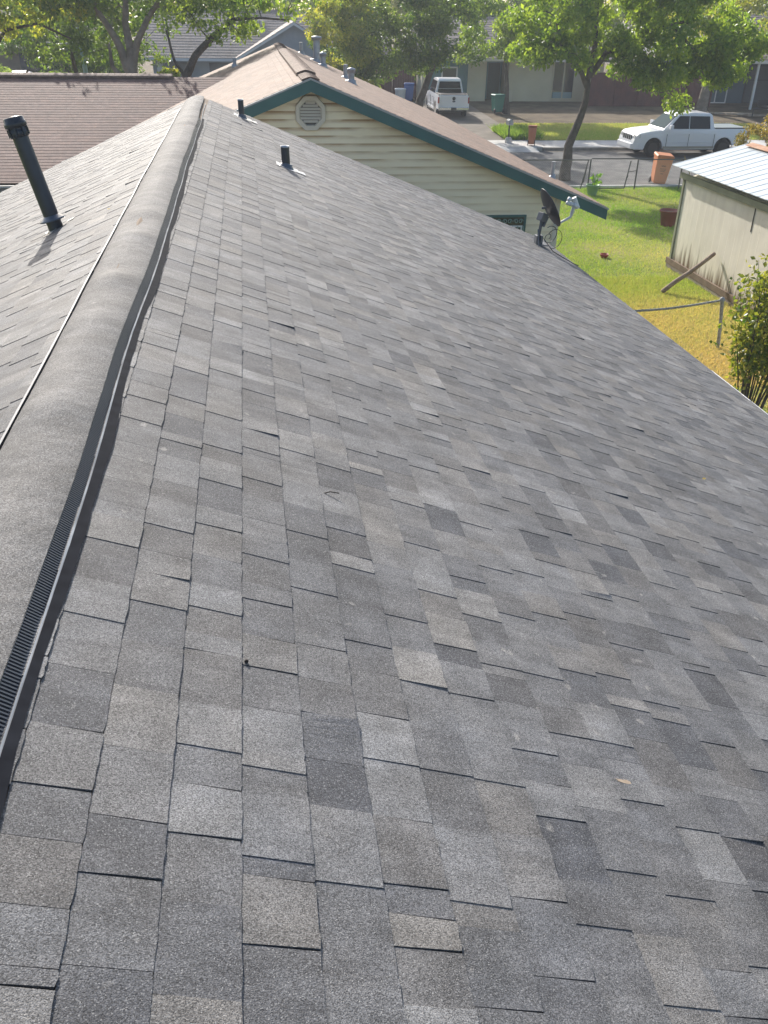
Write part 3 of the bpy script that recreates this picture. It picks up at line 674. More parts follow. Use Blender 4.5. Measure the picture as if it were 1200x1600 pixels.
# ------------------------------------------------------------------ shed with a metal roof
m_shedw = mat('shed_panel', ((.68, .63, .53), (.78, .73, .62)), .7, noise=1.1, bump=(2.0, .01))
def shed_panel_mat():
    mt = m_shedw; t = mt.node_tree; L = t.links.new; N = t.nodes.new; b = t.nodes['Principled BSDF']
    src = b.inputs['Base Color'].links[0].from_socket; tc = N('ShaderNodeTexCoord'); sx = N('ShaderNodeSeparateXYZ'); L(tc.outputs['Object'], sx.inputs[0])
    mp = N('ShaderNodeMapping'); mp.inputs['Scale'].default_value = (9, 9, .8); L(tc.outputs['Object'], mp.inputs[0])
    n = N('ShaderNodeTexNoise'); n.inputs['Scale'].default_value = 1.0; n.inputs['Detail'].default_value = 5; L(mp.outputs[0], n.inputs['Vector'])
    # rot creeping up from the ground in ragged streaks
    a = N('ShaderNodeMath'); a.operation = 'MULTIPLY_ADD'; L(n.outputs[0], a.inputs[0]); a.inputs[1].default_value = 1.5; L(sx.outputs[2], a.inputs[2])
    a.inputs[1].default_value = -1.5
    r = N('ShaderNodeMapRange'); r.inputs[1].default_value = -.16; r.inputs[2].default_value = -.62; L(a.outputs[0], r.inputs[0])
    x = N('ShaderNodeMix'); x.data_type = 'RGBA'; L(r.outputs[0], x.inputs[0]); L(src, x.inputs[6]); x.inputs[7].default_value = (.13, .075, .03, 1); L(x.outputs[2], b.inputs['Base Color'])
shed_panel_mat()
def streaks(mt, amt=.22):
    t = mt.node_tree; L = t.links.new; N = t.nodes.new; b = t.nodes['Principled BSDF']; src = b.inputs['Base Color'].links[0].from_socket; tc = N('ShaderNodeTexCoord')
    mp = N('ShaderNodeMapping'); mp.inputs['Scale'].default_value = (4.5, 4.5, .35); L(tc.outputs['Object'], mp.inputs[0])
    n = N('ShaderNodeTexNoise'); n.inputs['Scale'].default_value = 1.3; n.inputs['Detail'].default_value = 8; L(mp.outputs[0], n.inputs['Vector'])
    r_ = N('ShaderNodeMapRange'); r_.inputs[1].default_value = .45; r_.inputs[2].default_value = .75; r_.inputs[4].default_value = amt; L(n.outputs[0], r_.inputs[0])
    x = N('ShaderNodeMix'); x.data_type = 'RGBA'; L(r_.outputs[0], x.inputs[0]); L(src, x.inputs[6]); x.inputs[7].default_value = (.22, .18, .13, 1)
    # shallow vertical grooves pressed into the panels
    sx = N('ShaderNodeSeparateXYZ'); L(tc.outputs['Object'], sx.inputs[0]); md = N('ShaderNodeMath'); md.operation = 'PINGPONG'; L(sx.outputs[1], md.inputs[0]); md.inputs[1].default_value = .1525
    lt = N('ShaderNodeMapRange'); lt.inputs[1].default_value = 0; lt.inputs[2].default_value = .007; L(md.outputs[0], lt.inputs[0])
    bp_ = N('ShaderNodeBump'); bp_.inputs['Distance'].default_value = .006; L(lt.outputs[0], bp_.inputs['Height'])
    if b.inputs['Normal'].links: L(b.inputs['Normal'].links[0].from_socket, bp_.inputs['Normal'])
    L(bp_.outputs[0], b.inputs['Normal']); L(x.outputs[2], b.inputs['Base Color'])
streaks(m_shedw, .16)
m_olive = mat('olive_trim', ((.19, .20, .13), (.26, .27, .18)), .7, noise=3)
shed = empty('shed', (11.9, 18.4, 0), 'beige panel shed with pale ribbed metal roof and rusty ridge, standing on the lawn', 'shed')
SX0, SX1, SY0, SY1 = 10.34, 13.6, 15.9, 20.8
MB().box((SX0, SY0, .06), (SX1, SY1 - 0.0, 2.12)).build('wall', m_shedw, shed)
MB().prism([(SX0 + .01, SY0, 2.12), (SX1 - .01, SY0, 2.12), (11.95, SY0, 2.72)], (0, SY1 - SY0, 0)).build('gable_wall', m_shedw, shed)
mb = MB(); mb.box((SX0 - .03, SY1 - .06, 0), (SX0 - .004, SY1 + .03, 2.16)); mb.build('corner_trim', m_olive, shed)
mb = MB(); mb.box((SX0 - .03, SY0 - .03, 0), (SX0 - .004, SY0 + .10, 2.16)); mb.build('corner_trim', m_olive, shed)
mb = MB(); mb.box((SX0 - .012, 17.40, 1.62), (SX0 - .004, 17.425, 2.1)); mb.build('panel_gap', mat('gap_dark', (.05, .04, .035), .9), shed)
mb = MB(); mb.box((SX0 - .055, SY0, .10), (SX0 - .004, SY1 + .15, .24)); mb.build('base_board', m_wood, shed)
mb = MB(); mb.box((SX0 - .05, SY0, .02), (SX0 - .004, SY1 + .1, .09)); mb.build('skid', mat('grey_timber', ((.18, .15, .12), (.28, .24, .2)), .9, noise=6), shed)
mb = MB(); mb.beam((SX0 - .06, SY0 - .1, 2.20), (SX0 - .06, SY1 + .1, 2.20), .05, .13); mb.build('fascia', m_olive, shed)
RX, RZ, EX, EZ = 11.95, 2.86, 10.12, 2.40
m_met = mat('pale_roof_metal', ((.50, .55, .56), (.66, .71, .72)), .38, .5, metal=.35, noise=1.3)
for sgn in (-1, 1):
    mb = MB(); ex = RX + sgn * (RX - EX); y = SY0 - .15; prof = []
    while y < SY1 + .12:
        prof += [(y, 0), (y + .26, 0), (y + .275, .009), (y + .305, .009), (y + .32, 0)]; y += .34
    up = [Vector((RX, a, RZ + h)) for a, h in prof]; dn = [Vector((ex, a, EZ + h)) for a, h in prof]; n = len(prof)
    mb.add(up + dn, [(i, i + 1, n + i + 1, n + i) if sgn > 0 else (i, n + i, n + i + 1, i + 1) for i in range(n - 1)])
    up2 = [v - Vector((0, 0, .012)) for v in up]; dn2 = [v - Vector((0, 0, .012)) for v in dn]; mb.add(up2 + dn2, [(i, i + 1, n + i + 1, n + i) for i in range(n - 1)])
    mb.add(dn + dn2, [(i, i + 1, n + i + 1, n + i) for i in range(n - 1)])
    mb.build('roof_panel', m_met, shed)
mb = MB()
yy = SY0 - .15
while yy < SY1 + .1:
    y2 = min(yy + 1.2, SY1 + .14); mb.prism([(RX - .17, yy, RZ - .005), (RX - .165, yy, RZ + .008), (RX, yy, RZ + .062), (RX + .165, yy, RZ + .008), (RX + .17, yy, RZ - .005), (RX, yy, RZ + .05)], (0, y2 - yy - .01, 0)); yy = y2
mb.build('ridge_cap', mat('rusty_metal', ((.34, .13, .05), (.50, .33, .22)), .75, noise=3.5), shed)
fixw(shed)
# log leaning on the shed
mb = MB(); a = Vector((9.16, 18.55, .05)); b = Vector((10.27, 18.55, .90)); mb.tube([a.lerp(b, t) + Vector((0, .01 * math.sin(t * 9), .012 * math.sin(t * 7))) for t in (0, .02, .25, .5, .75, .98, 1)], [.04, .055, .053, .052, .047, .045, .035], 12)
tag(mb.build('wooden_pole', mat('weathered_log', ((.20, .14, .10), (.36, .28, .21)), .85, noise=9, bump=(30, .01))), 'weathered wooden pole leaning against the long wall of the beige shed', 'pole')

# ------------------------------------------------------------------ near fence corner: twisted top rail and post
m_rope = mat('galv_grey', ((.22, .22, .21), (.42, .42, .40)), .6, noise=20)
nf = empty('fence', (8.65, 14.91, 0), 'grey fence corner with one post and a cable-like top rail beside the leafy bush', 'fence')
mb = MB(); P0 = Vector((8.72, 14.93, 0)); P1 = Vector((8.58, 14.9, .98)); mb.tube([P0, P0.lerp(P1, .5) + Vector((.01, 0, 0)), P1], .032, 10); mb.build('post', m_rope, nf)
Q0 = Vector((6.15, 14.35, .97)); Q1 = Vector((8.60, 14.92, .95)); mb = MB()
for ph in (0, 2.09, 4.19):
    pts = []
    for i in range(140):
        t = i / 139; c = Q0.lerp(Q1, t) - Vector((0, 0, .05 * math.sin(math.pi * t))); a = t * 62 + ph; pts.append(c + Vector((0, math.cos(a) * .011, math.sin(a) * .011)))
    mb.tube(pts, .0125, 5)
mb.build('top_rail', m_rope, nf)
mb = MB(); mb.lathe(P1, [(.045, -.05), (.05, 0), (.03, .03), (0, .04)], 10); mb.tube([Q1 + Vector((-.1, 0, -.02)), Q1 + Vector((-.03, -.03, .03)), Q1 + Vector((.03, .02, 0)), Q1 + Vector((-.02, .04, -.06))], .012, 6); mb.build('rail_clamp', m_rope, nf)
P2 = Vector((6.15, 14.35, 0)); mb = MB(); mb.tube([P2, P2 + Vector((0, 0, 1))], .032, 10); mb.build('post', m_rope, nf)
fixw(nf)

# ------------------------------------------------------------------ front chain-link fence with gate
m_fpost = mat('fence_steel', (.11, .11, .105), .6, .5, metal=.4)
ff = empty('fence', (12.5, 31.4, 0), 'low grey chain-link fence with posts and a gate along the street side of the lawn', 'fence')
YF = 31.4
def post(x, h=1.05, r=.027, y=YF): MB().tube([(x, y, 0), (x, y, h)], r, 8).build('post', m_fpost, ff)
for x in (9.1, 11.95, 13.72, 15.42, 17.6, 19.8, 22): post(x)
for xa, xb, z in ((9.1, 11.9, 1.03), (11.98, 13.68, 1.06), (13.75, 15.4, 1.03), (15.42, 22, 1.03)): MB().tube([(xa, YF, z), (xb, YF, z - .01)], .02, 7).build('top_rail', m_fpost, ff)
mb = MB()
def chain(xa, xb, z0, z1, y, mb, s=.085):
    k = xa - (z1 - z0)
    while k < xb:
        for sg in (1, -1):
            a0 = k if sg > 0 else k + (z1 - z0); a1 = a0 + sg * (z1 - z0); t0, t1 = 0., 1.
            lo, hi = xa, xb; dx = a1 - a0
            for bound, sign in ((lo, 1), (hi, -1)):
                ta = (bound - a0) / dx
                if (dx > 0) == (sign > 0): t0 = max(t0, ta)
                else: t1 = min(t1, ta)
            if t1 > t0 + .02: mb.tube([(a0 + dx * t0, y, z0 + (z1 - z0) * t0), (a0 + dx * t1, y, z0 + (z1 - z0) * t1)], .0011, 3, cap=False)
        k += s
chain(9.12, 13.7, .04, 1.02, YF, mb); chain(13.9, 22, .04, 1.0, YF, mb)
mb.build('chain_mesh', mat('chain_wire', (.30, .30, .29), .5, .5, metal=.4), ff)
# gate leaf standing ajar beside its post
gt = MB(); gt.tube([(13.28, YF - .12, .08), (13.44, YF - .02, .98)], .022, 7); gt.tube([(13.28, YF - .12, .08), (12.05, YF - .02, .06)], .02, 7)
gate = gt.build('gate', m_fpost, ff)
mb = MB(); mb.tube([(13.40, YF - .05, .62), (13.70, YF - .03, .66)], .014, 6); mb.tube([(13.34, YF - .07, .40), (13.38, YF - .07, .50)], .03, 6); mb.build('latch', m_fpost, gate)
mb = MB(); mb.tube([(11.65, YF - .08, .05), (11.86, YF, 1.0)], .02, 6); mb.tube([(11.72, YF - .1, .25), (11.80, YF - .1, .8)], .014, 6); mb.build('gate_stile', m_fpost, ff)
fixw(ff)
# garden tool leaning on the fence by the shed
tl = empty('garden_tool', (15.6, 30.9, 0), 'thin long-handled garden tool leaning on the chain-link fence beside the orange bin', 'garden tool')
MB().tube([(15.72, 30.75, .08), (15.40, 31.33, 1.15)], .016, 7).build('handle', mat('tool_wood', (.30, .22, .08), .7), tl)
mb = MB(); mb.lathe((15.74, 30.73, .09), [(0, -.09), (.09, -.06), (.12, 0), (.09, .06), (0, .09)], 10, (1, 0, .3)); mb.build('head', m_blk, tl)
fixw(tl)
# ------------------------------------------------------------------ satellite dish on the far corner of the roof
m_dish = mat('dish_black', (.022, .024, .03), .42, .5); m_dgrey = mat('dish_grey', (.10, .11, .125), .5, .5); m_lnb = mat('lnb_grey', (.55, .57, .58), .45)
ds = empty('satellite_dish', (4.22, 12.9, 2.53), 'black satellite dish with pale grey feed arm at the far edge of the grey roof', 'satellite dish')
dn_ = Vector((.88, .08, .47)).normalized(); dc = Vector((4.33, 12.9, 3.03)); dX = dn_.cross(Vector((0, 1, 0))).normalized(); dY = dX.cross(dn_)
def dish_pt(r, a, off=0): u = math.cos(a) * r; v = math.sin(a) * r; return dc + dX * (u * .30) + dY * (v * .265) + dn_ * ((r * r) * .055 + off)
mb = MB(); n = 36; rings = 7
for off in (0, -.012):
    vs = [dish_pt(i / rings, 2 * math.pi * j / n, off) for i in range(rings + 1) for j in range(n)]
    mb.add(vs, [(i * n + j, i * n + (j + 1) % n, (i + 1) * n + (j + 1) % n, (i + 1) * n + j) for i in range(rings) for j in range(n)], True)
mb.build('reflector', m_dish, ds)
MB().tube([dish_pt(1.0, 2 * math.pi * j / 36, -.005) for j in range(37)], .007, 6, cap=False).build('rim', m_dish, ds)
bk = dc - dn_ * .06; foot = Vector((4.24, 12.9, 2.55)); mk = Vector((4.25, 12.88, 2.84))
mb = MB(); mb.tube([foot, foot + Vector((.0, 0, .12)), mk, mk + Vector((.0, 0, .10))], .024, 10); mb.build('mast', m_dgrey, ds)
mb = MB(); mb.box((4.13, 12.79, 2.515), (4.37, 13.01, 2.53), None); mb.box((4.19, 12.84, 2.53), (4.225, 12.96, 2.66)); mb.box((4.255, 12.84, 2.53), (4.29, 12.96, 2.66)); mb.tube([(4.20, 12.72, 2.52), (4.22, 12.9, 2.74)], .012, 6); mb.build('foot_bracket', m_dgrey, ds, bevel=.004)
mb = MB(); mb.beam(mk + Vector((-.01, 0, .03)), bk + Vector((0, 0, -.02)), .12, .10); mb.beam(mk + Vector((.02, 0, -.05)), bk + dn_ * .03 + Vector((.03, 0, -.08)), .09, .03); mb.tube([bk - dn_ * .01 + Vector((-.02, .03, .05)), bk + dn_ * .05 + Vector((0, 0, .03))], .02, 8); mb.build('back_bracket', m_dgrey, ds, bevel=.006)
ab = dish_pt(.93, 0 if dX.z < 0 else math.pi, 0)
mb = MB(); e1 = ab + Vector((.20, .0, .11)); e2 = Vector((4.73, 12.88, 3.07)); mb.tube([ab - Vector((.03, 0, .01)), ab + Vector((.05, 0, .03)), e1, e1 + (e2 - e1) * .3, e2], [.018, .019, .02, .026, .03], 8); arm = mb.build('feed_arm', m_lnb, ds)
mb = MB()
ld = Vector((-.55, .0, .84)).normalized(); lo = e2 + Vector((0, 0, .02))
mb.tube([lo + Vector((.06, 0, -.04)), lo + ld * .02 + Vector((.04, 0, .0)), Vector((4.715, 12.88, 3.20))], .035, 10)
for oy, ox in ((0, 0), (-.02, .055), (.0, -.05)):
    c = Vector((4.70 + ox, 12.88 + oy, 3.10 - ox * .3)); mb.lathe(c, [(.02, -.03), (.03, 0), (.034, .03), (.03, .045), (0, .05)], 12, (-.85, 0, .4))
mb.lathe((4.655, 12.88, 3.17), [(.02, -.02), (.034, 0), (.034, .03), (0, .045)], 12, (-.85, -.2, .4))
mb.build('feed_horn', m_lnb, arm)
mb = MB()
for s_, r_, ph in (((4.30, 12.84, 2.78), .13, 0), ((4.28, 12.86, 2.74), .05, 1.5), ((4.36, 12.80, 2.72), .15, .4)):
    c = Vector(s_); mb.tube([c + Vector((.09 + math.cos(a) * r_ * .8, -.04 * math.sin(a), -.10 + math.sin(a) * r_)) for a in [2.2 - k * .3 + ph for k in range(16)]], .0055, 5)
mb.tube([(4.30, 12.84, 2.62), (4.42, 12.7, 2.46), (4.60, 12.3, 2.385), (4.66, 12.2, 2.37)], .006, 5)
mb.build('cable', m_blk, ds)
fixw(ds)

# ------------------------------------------------------------------ bins and pots
def cart(loc, rz, m, label, group=None, h=1.02, lidm=None, lean=0, mark=True):
    root = empty('wheeled_bin', loc, label, 'bin', group, rz); root.rotation_euler = (0, R_(lean), rz)
    mb = MB(); n = 0; vs = []
    prof = [(.20, .24, .06), (.23, .27, .12), (.285, .33, h * .80), (.29, .34, h * .88), (.31, .36, h * .885), (.31, .36, h * .93)]
    for hx, hy, z in prof: vs += [(-hx, -hy, z), (hx, -hy, z), (hx, hy, z), (-hx, hy, z)]
    k = len(prof); mb.add(vs, [(3, 2, 1, 0)] + [(4 * i + j, 4 * i + (j + 1) % 4, 4 * i + 4 + (j + 1) % 4, 4 * i + 4 + j) for i in range(k - 1) for j in range(4)] + [(4 * k - 4, 4 * k - 3, 4 * k - 2, 4 * k - 1)])
    mb.build('body', m, root, bevel=.025)
    lb = MB(); lb.add([(-.33, -.40, h * .93), (.33, -.40, h * .93), (.33, .38, h * .95), (-.33, .38, h * .95), (-.29, -.34, h * .975), (.29, -.34, h * .975), (.29, .34, h), (-.29, .34, h)],
                      ((3, 2, 1, 0), (4, 5, 6, 7), (0, 1, 5, 4), (1, 2, 6, 5), (2, 3, 7, 6), (3, 0, 4, 7))); lb.build('lid', lidm or m, root, bevel=.02)
    MB().tube([(-.24, .41, h * .88), (.24, .41, h * .88)], .018, 8).build('handle', lidm or m, root)
    for sx in (-1, 1): MB().lathe((sx * .25, .27, .12), [(.04, -.03), (.12, -.028), (.12, .028), (.04, .03)], 14, (1, 0, 0)).build('wheel', m_blk, root)
    if mark:
        q = MB()
        for i, (wd, z, hh) in enumerate(((.16, .66, .05), (.22, .58, .02), (.22, .535, .02), (.18, .49, .02), (.10, .40, .03))):
            yy = -(.27 + (.33 - .27) * (z - .12) / (h * .8 - .12)) - .006; q.box((-wd / 2, yy - .002, z), (wd / 2, yy, z + hh))
        q.build('moulded_marks', mat('dark_orange_mark', (.25, .09, .03), .7), root)
    return root
m_or = mat('orange_plastic', ((.50, .17, .065), (.58, .21, .085)), .5, .5, noise=2)
cart((15.06, 32.45, 0), R_(178 + 170), m_or, 'orange wheeled bin standing behind the chain-link fence, nearest to the shed', lean=5, h=1.08)
sb_ = cart((12.95, 41.9, .14), R_(160), mat('rust_orange_plastic', ((.40, .13, .06), (.50, .18, .09)), .55, noise=3), 'small rusty orange bin with dark back, at the far kerb left of the white pickup', h=.82, mark=True); sb_.scale = (.62, .6, 1.05)
cart((14.05, 52.6, .46), R_(185), mat('green_plastic', (.015, .16, .12), .45), 'dark green wheeled bin by the trees, right of the white truck in the driveway', h=.98, mark=False)
cart((9.75, 57.4, .60), R_(170), mat('blue_plastic', (.02, .09, .33), .45), 'blue wheeled bin with a rounded lid in the shade beyond the brown roof', h=1.05, mark=False)
# water trough style tub beside the blue bin
mb = MB(); mb.lathe((0, 0, 0), [(.30, 0), (.36, .40), (.39, .42), (.37, .45), (.30, .43), (0, .40)], 20); o = mb.build('tub', mat('pale_tub', (.55, .60, .65), .4)); o.location = (8.45, 54.0, .9)
o.location = (9.15, 57.0, .60); o.scale = (.9, .9, 1.7); tag(o, 'pale round tub on the ground beside the blue wheeled bin', 'tub')

def pot(loc, r0, r1, h, m, label, name='plant_pot', rim=True):
    mb = MB(); pr_ = [(r0, 0), (r1, h - .05), (r1 * 1.1, h - .045), (r1 * 1.12, h), (r1 * 1.0, h), (r1 * .93, h - .05), (0, h - .07)]
    root = empty(name, loc, label, 'plant pot'); mb.lathe((0, 0, 0), pr_, 24).build('pot', m, root)
    MB().lathe((0, 0, h - .068), [(r1 * .92, 0), (r1 * .5, .015), (0, .02)], 16).build('soil', m_dirt, root); return root
gp = pot((11.76, 30.4, 0), .15, .215, .36, mat('green_pot', (.20, .34, .17), .5), 'green plant pot holding a small light green plant near the gate')
rp = pot((12.38, 25.5, 0), .20, .27, .46, mat('brown_pot', ((.20, .06, .04), (.26, .08, .055)), .6, noise=3), 'empty reddish brown plant pot on the grass beside the shed corner')
bk_ = pot((9.03, 21.9, 0), .08, .10, .10, mat('red_bucket', (.32, .045, .03), .55), 'tiny red pot low in the grass in the middle of the lawn')
bk_['category'] = 'plant pot'
m_lfgreen = mat('lime_leaf', ((.10, .22, .02), (.22, .38, .05)), .5, .4, attr='tone', trans=.4)
pp = empty('potted_plant', (11.80, 30.4, .3), 'small light green leafy plant growing in the green pot', 'plant')
mb = MB()
for k in range(6): a = k * 1.1; mb.tube([(0, 0, 0), (math.cos(a) * .08, math.sin(a) * .08, .25), (math.cos(a) * .16 + .05, math.sin(a) * .14, .42)], .008, 4)
mb.tube([(-.06, 0, 0), (-.07, 0, .36)], .012, 5); mb.build('stem', m_lfgreen, pp)
leaves_mesh('foliage', m_lfgreen, pp, [(math.cos(k * 1.1) * .15 + .05, math.sin(k * 1.1) * .12, .38 - .04 * k) for k in range(6)] + [(0.05, 0, .15)], [.09] * 7, 14, .10, 6)

mbx = empty('mailbox', (12.06, 42.7, .145), 'grey mailbox on a thin post with a concrete foot beside the driveway apron', 'mailbox')
MB().lathe((0, 0, 0), [(.17, 0), (.16, .18), (.10, .24), (0, .25)], 12).build('concrete_foot', m_conc, mbx)
MB().tube([(0, 0, .1), (0, 0, .80)], .035, 8).build('post', m_blk, mbx)
mb = MB(); mb.add([(x_, y_, z_) for y_ in (-.24, .24) for x_, z_ in [(.11 * math.cos(a), .92 + .11 * math.sin(a)) for a in [math.pi * k / 8 for k in range(9)]] + [(-.11, .78), (.11, .78)]], [tuple(range(11)), tuple(range(11, 22))[::-1]] + [(k, (k + 1) % 11, 11 + (k + 1) % 11, 11 + k) for k in range(11)]); mb.build('box', m_galv, mbx)

# ------------------------------------------------------------------ pickups
m_wht = mat('white_paint', (.74, .75, .78), .28, .5, coat=.6); m_tint = mat('tinted_glass', (.010, .012, .016), .08, .22); m_tire = mat('tyre_rubber', (.018, .018, .02), .85, .3)
m_rimb = mat('black_rim', (.02, .02, .022), .35, .5); m_chrome = mat('chrome', (.62, .63, .65), .22, .5, metal=.9); m_lamp = mat('lamp_glass', (.45, .45, .45), .12, .6); m_red = mat('tail_red', (.35, .02, .02), .25, .6)
m_trimtan = mat('tan_lower_paint', (.36, .32, .26), .5); m_cover = mat('bed_cover', (.22, .26, .27), .6); m_blktrim = mat('black_trim', (.012, .012, .014), .45)
def wheel(root, x, y, r, side, rimm):
    sy = side
    w_ = MB().lathe((x, y, r), [(r * .62, -.10), (r * .94, -.115), (r, -.08), (r, .08), (r * .94, .115), (r * .62, .10)], 28, (0, sy, 0)).build('wheel', m_tire, root)
    mb = MB(); mb.lathe((x, y + sy * .02, r), [(r * .64, .085), (r * .60, .07), (r * .58, .03), (0, .03)], 28, (0, sy, 0))
    for k in range(8):
        a = k * math.pi / 4; c = Vector((x, y + sy * .075, r)); d = Vector((math.cos(a), 0, math.sin(a))); mb.beam(c + d * .05, c + d * r * .61, .05, .035, up=(0, 1, 0))
    mb.lathe((x, y + sy * .055, r), [(.07, 0), (.07, .035), (.04, .045), (0, .045)], 14, (0, sy, 0))
    mb.build('rim', rimm, w_)
def pickup(loc, rz, label, L=5.75, tall=1.88, detail=0):
    """x runs from the nose (0) to the tail (L); y across, z up"""
    root = empty('pickup_truck', loc, label, 'pickup truck', None, rz)
    WB0, WB1, r, ar = .98, 4.50, .385, .45; HWd = .985
    def arc(cx, n=9):
        out = []
        for k in range(n + 1):
            a = math.pi - math.pi * k / n; out.append((cx + ar * math.cos(a), .40 + ar * math.sin(a)))
        return out
    low = .33; CR = 3.98
    top = [(.0, .62), (.02, .70), (.05, .78), (.10, .92), (.25, 1.02), (.75, 1.10), (1.38, 1.16), (1.55, 1.18), (CR - .06, 1.19), (CR - .02, 1.21), (L - .06, 1.22), (L - .01, 1.10)]
    xs = sorted(set([p[0] for p in top] + [WB0 - ar, WB0 + ar, WB1 - ar, WB1 + ar] + [round(c + ar * math.cos(math.pi * k / 10), 4) for c in (WB0, WB1) for k in range(11)] + [.06, L - .3, .5]))
    def ztop(x): return float(np.interp(x, [p[0] for p in top], [p[1] for p in top]))
    def zbot(x):
        for c in (WB0, WB1):
            if abs(x - c) <= ar: return .40 + math.sqrt(max(0, ar * ar - (x - c) ** 2))
        if x < .06: return .50 - x
        return low if x < WB1 else .50
    def yy(x, z):
        e = 1.0
        if x < .5: e -= .10 * (1 - x / .5) ** 2
        if x > L - .3: e -= .03 * ((x - L + .3) / .3)
        if z > .95: e -= .06 * (z - .95) / .25
        if z < .5: e -= .03
        return HWd * e
    bm = bmesh.new(); cols = []
    for x in xs:
        zb, zt = zbot(x), ztop(x); zm = max(zb + .02, min(.9, zt - .03)); cols.append([bm.verts.new((x, sy * yy(x, z), z)) for sy in (-1, 1) for z in (zb, zm, zt)])
    for c0, c1 in zip(cols[:-1], cols[1:]):
        for i, j in ((0, 1), (1, 2), (2, 5), (5, 4), (4, 3), (3, 0)): bm.faces.new((c0[i], c1[i], c1[j], c0[j]))
    for c in (cols[0], cols[-1]): bm.faces.new((c[0], c[1], c[2], c[5], c[4], c[3]))
    bmesh.ops.recalc_face_normals(bm, faces=bm.faces)
    me = bpy.data.meshes.new('body'); bm.to_mesh(me); bm.free(); me.materials.append(m_wht); bo = bpy.data.objects.new('body', me); COL.objects.link(bo); bo.parent = root
    bv = bo.modifiers.new('bevel', 'BEVEL'); bv.width = .035; bv.segments = 3; bv.limit_method = 'ANGLE'; bv.angle_limit = R_(40)
    wnm = bo.modifiers.new('wn', 'WEIGHTED_NORMAL')
    # dark inside of the arches
    for cx in (WB0, WB1): MB().box((cx - ar - .02, -HWd + .22, .3), (cx + ar + .02, HWd - .22, .86)).build('wheel_well', m_blktrim, root)
    # cabin
    T = tall; cab = [(1.38, 1.15, .90), (2.08, T - .11, .74), (2.28, T - .04, .71), (2.9, T, .70), (3.70, T - .03, .71), (3.84, T - .11, .73), (CR, 1.17, .90)]
    mb = MB(); m_ = len(cab); vs = [(x, -w_, z) for x, z, w_ in cab] + [(x, w_, z) for x, z, w_ in cab]
    mb.add(vs, [tuple(range(m_)), tuple(range(m_, 2 * m_))[::-1]] + [(i, m_ + i, m_ + i + 1, i + 1) for i in range(m_ - 1)]); cb_ = mb.build('cab', m_wht, root, bevel=.035)
    def sidept(x, z, sy, off=.022):   # on the slanted side of the cabin
        w_ = .90 + (.75 - .90) * (z - 1.15) / (T - .11 - 1.15); return (x, sy * (w_ + off), z)
    for sy in (-1, 1):
        for a in (((1.66, 1.21), (2.66, 1.21), (2.66, T - .14), (2.18, T - .14)), ((2.71, 1.21), (3.74, 1.21), (3.68, T - .15), (2.71, T - .14))):
            q = [sidept(x, z, sy) for x, z in a]; q2 = [sidept(x, z, sy, .002) for x, z in a]; k = len(q)
            MB().add(q + q2, [tuple(range(k)) if sy > 0 else tuple(range(k))[::-1]] + [(i, (i + 1) % k, k + (i + 1) % k, k + i) for i in range(k)]).build('side_window', m_tint, root)
    def fq(x0, z0, w0, x1, z1, w1, off, name, m):
        d = Vector((z1 - z0, 0, -(x1 - x0))).normalized()
        d = Vector((d.x, 0, d.z)) * abs(off)
        d = -d if x1 > x0 else d
        q = [Vector((x0, -w0, z0)) , Vector((x0, w0, z0)), Vector((x1, w1, z1)), Vector((x1, -w1, z1))]; return MB().add([p + d for p in q] + q, ((0, 1, 2, 3), (0, 4, 5, 1), (1, 5, 6, 2), (2, 6, 7, 3), (3, 7, 4, 0))).build(name, m, root)
    fq(1.47, 1.215, .80, 2.04, T - .155, .68, .032, 'windscreen', mat('windscreen_glass', (.10, .125, .13), .5, .0))
    rw = fq(CR - .02, 1.25, .76, CR - .12, T - .17, .64, .016, 'rear_window', m_tint)
    MB().box((CR - .055, -.72, 1.44), (CR - .02, .72, 1.455)).build('rear_window_bar', m_wht, root)
    for sy in (-1, 1):
        wheel(root, WB0, sy * (HWd - .13), r, sy, m_rimb if not detail else m_chrome); wheel(root, WB1, sy * (HWd - .13), r, sy, m_rimb if not detail else m_chrome)
        mb = MB(); mb.beam((1.66, sy * .93, 1.22), (1.68, sy * 1.04, 1.26), .05, .04); mb.box((1.62, sy * 1.10 - .10, 1.20), (1.76, sy * 1.10 + .10, 1.40)); mb.build('mirror', m_wht if not detail else m_blktrim, root, bevel=.02)
        for xx in (2.42, 3.42): MB().box((xx, sy * (HWd - .005) - .012, .98), (xx + .17, sy * (HWd - .005) + .02, 1.015)).build('door_handle', m_wht if not detail else m_blktrim, root, bevel=.006)
        # seams of doors and bed
        for xx in (1.58, 2.68, CR - .01): MB().box((xx, sy * HWd - .014, .46), (xx + .012, sy * HWd + .003, 1.0)).build('seam', m_blktrim, root)
        mb = MB(); mb.box((WB0 + ar + .03, sy * (HWd * .985) - .02, .37), (WB1 - ar - .03, sy * (HWd * .985) + .012, .47)); mb.build('rocker_stripe', m_trimtan if not detail else m_wht, root)
        mb = MB(); mb.box((WB0 + ar + .1, sy * HWd - .01, .64), (CR - .1, sy * HWd + .012, .665)); mb.build('side_moulding', m_wht, root)
        for cx in (WB0, WB1):   # raised arch lip
            pts_ = [(cx + (ar + .015) * math.cos(a), sy * (HWd * .972), .40 + (ar + .015) * math.sin(a)) for a in [math.pi * k / 14 for k in range(15)]]
            MB().tube(pts_, .022, 6).build('arch_lip', m_wht, root)
        mb = MB(); mb.add([(.075, sy * .62, .80), (.06, sy * .84, .80), (.30, sy * .955, .84), (.30, sy * .95, .96), (.12, sy * .82, .95), (.11, sy * .62, .95)], [(0, 1, 4, 5) if sy < 0 else (5, 4, 1, 0), (1, 2, 3, 4) if sy < 0 else (4, 3, 2, 1)])
